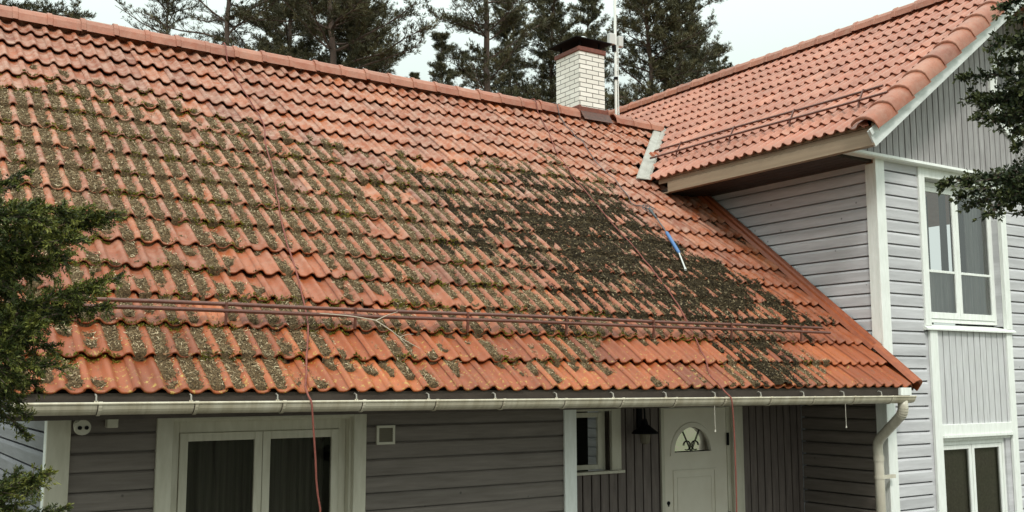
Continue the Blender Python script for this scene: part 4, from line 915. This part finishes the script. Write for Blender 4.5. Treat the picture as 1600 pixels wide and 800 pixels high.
MB().tube([q(6.645, 2.35, .035), q(6.48, 2.01, .04), q(6.478, 2.005, .04), q(6.462, 1.975, .04)], [.009, .009, .014, .014], 10).build('nozzle_pipe', M['grey_plastic'], lance)
mb = MB(); lp_ = [(7.00 + .07 * math.cos(t) - .004 * t, 3.46 + .05 * math.sin(t) + .004 * t) for t in np.linspace(0, 11, 50)]
mb.tube([q(a, b, .02 + .01 * math.sin(3 * i)) for i, (a, b) in enumerate(lp_)], .005, 6); mb.build('hose_coil', M['hose'], lance, smooth=True)
# forked twig caught in the snow guard
tw = MB(); 
def tw_(P_, r0, r1_): tw.tube(smooth_path([main_pt(a, s, h) for a, s, h in P_], 16), list(np.linspace(r0, r1_, 16)), 5)
tw_([(1.75, .77, .10), (2.0, .74, .105), (2.2, .70, .10)], .004, .005); tw_([(2.2, .70, .10), (2.31, .75, .12), (2.415, .79, .13)], .005, .002)
tw_([(2.2, .70, .10), (2.30, .60, .08), (2.36, .54, .06), (2.50, .42, .04)], .005, .002); tw_([(2.36, .54, .06), (2.42, .55, .08), (2.47, .54, .09)], .003, .0015); tw_([(2.36, .54, .06), (2.38, .48, .05), (2.41, .44, .04)], .003, .0015)
two_ = tw.build('twig', M['twig']); tag(two_, 'pale forked dry twig caught on the lower roof snow guard', 'twig')
# antenna mast behind the chimney
am = empty('antenna_mast', (8.50, 5.20, 4.05)); tag(am, 'slim white antenna mast with a small box standing beside the chimney', 'antenna mast')
MB().tube([(8.50, 5.2, 3.9), (8.505, 5.2, 5.0), (8.51, 5.2, 6.9)], .022, 10).build('pole', M['white'], am)
MB().tube([(8.535, 5.175, 4.1), (8.53, 5.175, 4.6), (8.535, 5.175, 5.25)], .008, 6).build('cable', M['white'], am)
mb = MB(); mb.box(8.36, 8.475, 5.15, 5.23, 5.245, 5.425); mb.build('antenna_box', M['grey_plastic'], am, bevel=.01)
mb = MB(); mb.box(8.545, 8.635, 5.15, 5.23, 5.235, 5.41); mb.build('antenna_box', M['grey_plastic'], am, bevel=.01)
mb = MB(); mb.tube([(8.48, 5.2, 5.15), (8.48, 5.2, 5.25)], .034, 12); mb.tube([(8.51, 5.2, 4.72), (8.51, 5.2, 4.76)], .034, 12) if False else None; mb.build('clamp', M['black'], am)
MB().tube([(8.507, 5.2, 4.70), (8.507, 5.2, 4.74)], .036, 12).build('clamp', M['black'], am)
MB().tube([(8.50, 5.2, 4.04), (8.50, 5.2, 4.12)], [.075, .035], 14).build('roof_boot', M['black'], am)
# lantern on the porch wall
la = empty('wall_lantern', (5.86, YR - .03, -.55)); tag(la, 'black wall lantern with a wide hood beside the front door', 'lantern')
mb = MB(); mb.box(5.83, 5.89, YR - .03, YR, -.50, -.16); mb.build('backplate', M['black'], la, bevel=.004)
mb = MB(); mb.tube(smooth_path([(5.86, YR - .03, -.22), (5.83, YR - .10, -.17), (5.79, YR - .18, -.24), (5.78, YR - .20, -.36)], 14), .011, 8); mb.build('bracket_arm', M['black'], la)
MB().tube([(5.78, YR - .20, -.36), (5.78, YR - .20, -.42), (5.78, YR - .20, -.50), (5.78, YR - .20, -.512)], [.02, .04, .14, .14], 20).build('hood', M['black'], la)
MB().tube([(5.78, YR - .20, -.515), (5.78, YR - .20, -.60), (5.78, YR - .20, -.62)], [.06, .05, .02], 12).build('lamp_glass', M['mesh_grey'], la)
# small fittings under the left end of the eave
sl = empty('security_light', (.12, .80, -.24)); tag(sl, 'small twin lens security fitting under the gutter near the left corner', 'security light')
MB().tube([(.115, .74, -.275), (.115, .78, -.275), (.115, .86, -.26)], [.052, .055, .045], 20).build('body', M['cream_plastic'], sl)
for dx in (-.022, .022): MB().tube([(.115 + dx, .733, -.277), (.115 + dx, .741, -.277)], .014, 12).build('lens', M['black'], sl)
mb = MB(); mb.box(.09, .14, .80, .875, -.24, ZS); mb.build('mount', M['cream_plastic'], sl)
mb = MB(); mb.box(.285, .36, .80, .885, -.285, -.195); o = mb.build('junction_box', M['cream_plastic'], bevel=.006); tag(o, 'small cream junction box under the eave right of the twin lens fitting', 'junction box')
for nm_, xx, z0, z1, lb in (('hanging_cord', 7.043, -.20, -.41, 'short white cord with a small weight hanging from the gutter near the downpipe'), ('hanging_cord', 5.267, -.225, -.40, 'short white cord hanging from the gutter in front of the door')):
    e = empty(nm_, (xx, -.10, z0 + .05)); tag(e, lb, 'cord', 'white cords hanging from the gutter')
    MB().tube([(xx, -.10, z0 + .05), (xx + .002, -.10, z1)], .0026, 6).build('string', M['string'], e)
    MB().tube([(xx + .002, -.10, z1), (xx + .002, -.10, z1 - .018)], [.006, .008], 8).build('weight', M['string'], e)

# ================================================================== TREES
def pine(seed, H_, base, rad, dens=1., lean=0, sparse=False, trunk_r=.13, top_pow=.8, K=9):
    rs = np.random.default_rng(seed); mb = MB()
    zs = np.linspace(0, H_, 14); bx_ = np.cumsum(rs.normal(0, .05, 14)) + lean * zs; by_ = np.cumsum(rs.normal(0, .05, 14))
    mb.tube([(a, b, z) for a, b, z in zip(bx_, by_, zs)], list(trunk_r * (1 - .88 * zs / H_)), 8)
    tp, td, tr = [], [], []
    z = base
    while z < H_ - .1:
        f = (z - base) / (H_ - base); prof = (1 - f) ** top_pow * (.62 + .38 * min(1, f * 3.5)) + .06
        nb = rs.integers(3, 6); ph = rs.uniform(0, 6.28)
        for k in range(nb):
            L_ = rad * prof * rs.uniform(.55, 1.15); a = ph + 6.28 * k / nb + rs.normal(0, .3); el = R_(8 + 38 * f + rs.normal(0, 8))
            if rs.uniform() < .12: L_ *= .4
            p0 = np.array([np.interp(z, zs, bx_), np.interp(z, zs, by_), z + rs.uniform(-.1, .1)])
            n_ = 8; P_ = [p0]; d = np.array([math.cos(a) * math.cos(el), math.sin(a) * math.cos(el), math.sin(el)])
            for i in range(n_): d = d + rs.normal(0, .10, 3) + np.array([0, 0, .03 if i > 3 else -.02]); d /= np.linalg.norm(d); P_.append(P_[-1] + d * L_ / n_)
            mb.tube(P_, list(np.linspace(.021 * (L_ / 2 + .4), .005, n_ + 1)), 5, cap=False)
            for i in range(2, n_ + 1):
                for q_ in range(int(rs.integers(2, 6))):
                    sgn = rs.choice([-1, 1]); dd = P_[i] - P_[i - 1]; dd /= np.linalg.norm(dd); side = np.cross(dd, [0, 0, 1.]) * sgn; side /= np.linalg.norm(side) + 1e-9
                    tl = rs.uniform(.22, .62) * (1.15 - .5 * i / n_) * min(1, L_ / 1.2); e = dd * rs.uniform(.3, .9) + side * rs.uniform(.4, 1.) + np.array([0, 0, rs.uniform(-.1, .5)]); e /= np.linalg.norm(e)
                    st = P_[i - 1] + (P_[i] - P_[i - 1]) * rs.uniform(); en = st + e * tl
                    mb.tube([st, st + e * tl * .5, en], [.007, .005, .003], 3, cap=False)
                    m_ = max(3, int(tl / .060 * dens)); cl_ = rs.uniform(0, 1)
                    for t_ in np.linspace(.3, 1, m_):
                        if sparse and rs.uniform() < .55: continue
                        tp.append(st + e * tl * t_ + rs.normal(0, .03, 3)); td.append(e * .6 + np.array([0, 0, .55])); tr.append(cl_)
        z += rs.uniform(.26, .46)
    V, F, r = tufts(np.array(tp), np.array(td), K, (.06, .125), (.009, .016), .55, rnd=np.array(tr) * .8 + .1)
    return mb, V, F, r
def plant_tree(name, spec, loc, rz, label, group, sc_=1.):
    mb, V, F, r = spec
    e = empty(name, tuple(loc)); tag(e, label, 'tree', group)
    t_ = link('trunk', mb.v, mb.f, M['bark'], None); t_.parent = e; t_.location = (0, 0, 0)
    c2 = link('crown', V, F, M['needles'], None, rnd=r); c2.parent = e
    e.rotation_euler = (0, 0, rz); e.scale = (sc_,) * 3
    return e
def copy_tree(o, loc, rz, label, s_, group=None):
    c = o.copy(); COL.objects.link(c); c.location = loc; c.rotation_euler = (0, 0, rz); c.scale = (s_,) * 3; c['label'] = label
    if group: c['group'] = group
    for ch in list(o.children): k = ch.copy(); COL.objects.link(k); k.parent = c
    return c
def gl(px_, d):
    p = at(px_, 100, d); return (p[0], p[1], GZ)
WOOD = [pine(21, 12, 2.5, 2.6, .6, K=5), pine(22, 11, 2.0, 2.8, .6, K=5)]
GP = 'pines behind the house'
tA = plant_tree('pine_tree', pine(1, 15, 7.0, 2.3, 1.15), gl(-45, 18), .3, 'dark pine at the far left, only its lowest boughs above the ridge', GP)
tB = plant_tree('pine_tree', pine(2, 14, 6.6, 2.6, .8, sparse=True, trunk_r=.12), gl(358, 20), 1.1, 'thin limbed pine with bare dark trunk and sparse twigs, second from the left', GP)
tC = plant_tree('pine_tree', pine(3, 14.5, 6.4, 2.35, 1.35, trunk_r=.14), gl(512, 20), 2.0, 'broad bushy pine with the densest crown behind the middle of the ridge', GP)
tD = plant_tree('pine_tree', pine(4, 15, 6.2, 2.1, 1.1, trunk_r=.15), gl(757, 22), .5, 'tall pine with a thick straight trunk showing left of the chimney', GP)
tE = plant_tree('pine_tree', pine(5, 13.5, 5.6, 2.1, 1.35), gl(858, 25), 2.2, 'dense pine directly behind the chimney', GP)
tF = plant_tree('pine_tree', pine(6, 14.5, 5.6, 2.3, 1.3, lean=.03), gl(1005, 25), 4.0, 'dense pine behind the antenna mast', GP)
copy_tree(tB, gl(262, 23), 2.6, 'lightest, most open pine between the far left pine and the bare dark trunk', .86)
copy_tree(tC, gl(640, 30), 4.2, 'pine further back, low in the gap right of the bushiest crown', .80)
copy_tree(tD, gl(1085, 28), 3.0, 'lowest pine at the right, its boughs reaching over the wing ridge', .87)
copy_tree(tE, gl(420, 26), .6, 'pine further back, filling in between the bare trunk and the bushiest crown', .95)
copy_tree(tF, gl(930, 30), 1.2, 'pine further back, seen between the chimney and the antenna mast', 1.0)
copy_tree(tD, gl(1120, 34), 1.7, 'faintest pine at the right end, its top just clearing the wing ridge', .92)
copy_tree(tC, gl(452, 23), 5.2, 'full pine just right of the bare dark trunk', .97)
copy_tree(tF, gl(583, 22), 2.9, 'full pine on the right flank of the bushiest crown, beside the sky gap', .93)
copy_tree(tC, gl(1062, 25), 1.9, 'bushy pine to the right of the antenna mast', .95)
copy_tree(tC, gl(560, 29), 3.3, 'pine half hidden behind the right side of the bushiest crown', 1.0)
copy_tree(tC, gl(800, 27), .9, 'pine crowded between the thick straight trunk and the chimney', .9)
copy_tree(tE, gl(700, 30), 5.1, 'pine further back, just left of the thick straight trunk', .95)
# woodland across the yard, far behind the camera: what the window panes mirror
Vw, Fw, Rw_ = [], [], []; ow = 0; wb = MB()
for i, (x_, y_, s_) in enumerate([(38, -22, .72), (45, -26, .85), (33, -30, .7), (-8, -34, .8), (2, -38, .9), (12, -33, .75), (52, -18, .66), (24, -36, .85), (60, -30, .9)]):
    mb, V, F, r = WOOD[i % 2]; s_ *= .56; Vw.append(V * s_ + np.array([x_, y_, GZ])); Fw.append(F + ow); Rw_.append(r); ow += len(V)
tag(link('woodland', np.concatenate(Vw), np.concatenate(Fw), M['needles'], None, rnd=np.concatenate(Rw_)), kind='stuff')

# foreground evergreens: a trunk outside the picture and boughs reaching in
def foliage(ends, trunk, depth_r, seed, ln, wd, K, nt_, tl0, sp=.016, droop=.10, spread=.55):
    rs = np.random.default_rng(seed); mb = MB(); tp, td, tr = [], [], []
    mb.tube(trunk, list(np.linspace(.07, .025, len(trunk))), 8)
    T = np.array([np.array(p) for p in trunk])
    for (ex, ey, ed, sx, sy, w_) in ends:
        en = at(ex, ey, ed); st = at(sx, sy, ed + rs.uniform(-.15, .15)); L_ = np.linalg.norm(en - st)
        mid = (st + en) / 2 + np.array([0, 0, droop * L_]) + rs.normal(0, .02, 3)
        P_ = [(1 - t) ** 2 * st + 2 * t * (1 - t) * mid + t * t * en for t in np.linspace(0, 1, 12)]
        k0 = np.argmin(np.linalg.norm(T - st, axis=1)); mb.tube([T[k0], (T[k0] + st) / 2 + [0, 0, .02], st], [.012, .010, .008], 5); mb.tube(P_, list(np.linspace(.008, .0025, 12)), 5, cap=False)
        for k in range(int(nt_ * L_)):
            u = rs.uniform(0, 1) ** .8; i = min(int(u * 11), 10); p = P_[i] + (P_[i + 1] - P_[i]) * (u * 11 - i); dd = P_[i + 1] - P_[i]; dd /= np.linalg.norm(dd)
            e = dd * rs.uniform(.3, 1.1) + rs.normal(0, .55, 3) + np.array([0, 0, .05]); e /= np.linalg.norm(e); tl = tl0 * w_ * rs.uniform(.45, 1.15) * (1.15 - .75 * u)
            m_ = max(2, int(tl / sp)); bright = rs.normal(.38, .16)
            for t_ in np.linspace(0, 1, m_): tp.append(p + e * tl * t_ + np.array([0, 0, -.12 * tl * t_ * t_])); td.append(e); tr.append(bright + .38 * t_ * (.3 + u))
            mb.tube([p, p + e * tl * .9], [.0022, .001], 3, cap=False)
    V, F, r = tufts(np.array(tp), np.array(td), K, ln, wd, spread, rnd=np.array(tr), jitter=.004)
    return mb, V, F, r
rs = np.random.default_rng(5)
E_ = []
for (ex, ey, sx, sy, w_) in [(182, 338, -60, 380, 1), (150, 350, -60, 400, 1), (110, 332, -70, 360, 1.1), (188, 432, 20, 520, .8), (150, 455, -20, 520, 1), (165, 480, -20, 540, .8), (100, 400, -60, 440, 1.2), (70, 345, -80, 350, 1.1), (120, 375, -50, 420, 1.1), (110, 500, -50, 520, 1.1), (85, 545, -50, 545, 1.1), (95, 575, -50, 590, .9), (60, 600, -60, 590, 1.1), (70, 480, -60, 500, 1.3), (50, 430, -60, 440, 1.3), (40, 530, -60, 540, 1.3), (48, 650, -50, 615, .5), (46, 688, -40, 630, .4), (30, 625, -60, 610, 1),
                            (82, 738, -50, 790, .8), (60, 760, -50, 800, 1), (100, 795, -30, 840, .7), (30, 745, -60, 780, 1), (25, 790, -60, 810, 1.2), (45, 268, -60, 330, .35), (30, 290, -60, 330, .4), (20, 330, -70, 350, 1.1), (20, 390, -70, 400, 1.3), (15, 460, -70, 470, 1.3), (15, 560, -70, 570, 1.3), (75, 420, -60, 470, 1.1), (60, 510, -60, 540, 1.2)]:
    E_.append((ex, ey, rs.uniform(4.0, 4.5), sx, sy, w_))
for k in range(26):       # the far side of the same tree, outside the picture
    y_ = 230 + k * 34; E_.append((-330 + 60 * rs.uniform(), y_ + rs.uniform(-30, 30), rs.uniform(3.7, 4.9), -130, y_ + 20, 1.1))
tr_l = [at(-170, 1500, 4.3), at(-150, 1100, 4.3), at(-135, 800, 4.3), at(-120, 600, 4.28), at(-110, 450, 4.25), at(-100, 330, 4.25), at(-90, 200, 4.25)]
tr_l[0][2] = GZ
def plant_fg(name, spec, base, label, cat, m):
    mb, V, F, r = spec; e = empty(name, tuple(base)); tag(e, label, cat)
    link('trunk', mb.v, mb.f, M['bark'], e); link('foliage', V, F, m, e, rnd=r); return e
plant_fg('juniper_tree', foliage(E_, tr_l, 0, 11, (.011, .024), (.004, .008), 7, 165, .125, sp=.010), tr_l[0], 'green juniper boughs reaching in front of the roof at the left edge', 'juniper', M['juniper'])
E_ = []
for (ex, ey, sx, sy, w_) in [(1565, 12, 1660, -20, 1), (1590, 30, 1660, 10, 1), (1548, 72, 1650, 60, .9), (1585, 70, 1660, 60, 1), (1560, 98, 1660, 90, 1), (1500, 122, 1650, 118, .5), (1518, 152, 1650, 140, .9), (1530, 165, 1650, 150, 1.1), (1528, 186, 1650, 175, .8), (1560, 150, 1660, 150, 1.2), (1560, 190, 1660, 190, 1.0), (1585, 130, 1670, 130, 1.2), (1590, 165, 1670, 165, 1.2), (1588, 232, 1650, 190, .7), (1580, 208, 1650, 190, .8), (1598, 262, 1660, 220, .7),
                            (1470, 290, 1650, 268, .55), (1492, 312, 1620, 275, .7), (1515, 325, 1620, 285, .8), (1540, 338, 1620, 290, .7), (1505, 288, 1630, 270, .8), (1560, 300, 1650, 275, .5), (1592, 335, 1650, 290, .6), (1578, 322, 1650, 285, .4)]:
    E_.append((ex, ey, rs.uniform(5.3, 5.8), sx, sy, w_))
for k in range(30):
    y_ = -110 + k * 38; E_.append((1835 + 70 * rs.uniform() , y_ + rs.uniform(-30, 30), rs.uniform(5.0, 6.2), 1730, y_ + 20, 1.1))
tr_r = [at(1760, 1500, 5.5), at(1750, 1000, 5.5), at(1740, 700, 5.5), at(1730, 400, 5.5), at(1715, 200, 5.5), at(1700, 0, 5.5), at(1690, -150, 5.5)]
tr_r[0][2] = GZ
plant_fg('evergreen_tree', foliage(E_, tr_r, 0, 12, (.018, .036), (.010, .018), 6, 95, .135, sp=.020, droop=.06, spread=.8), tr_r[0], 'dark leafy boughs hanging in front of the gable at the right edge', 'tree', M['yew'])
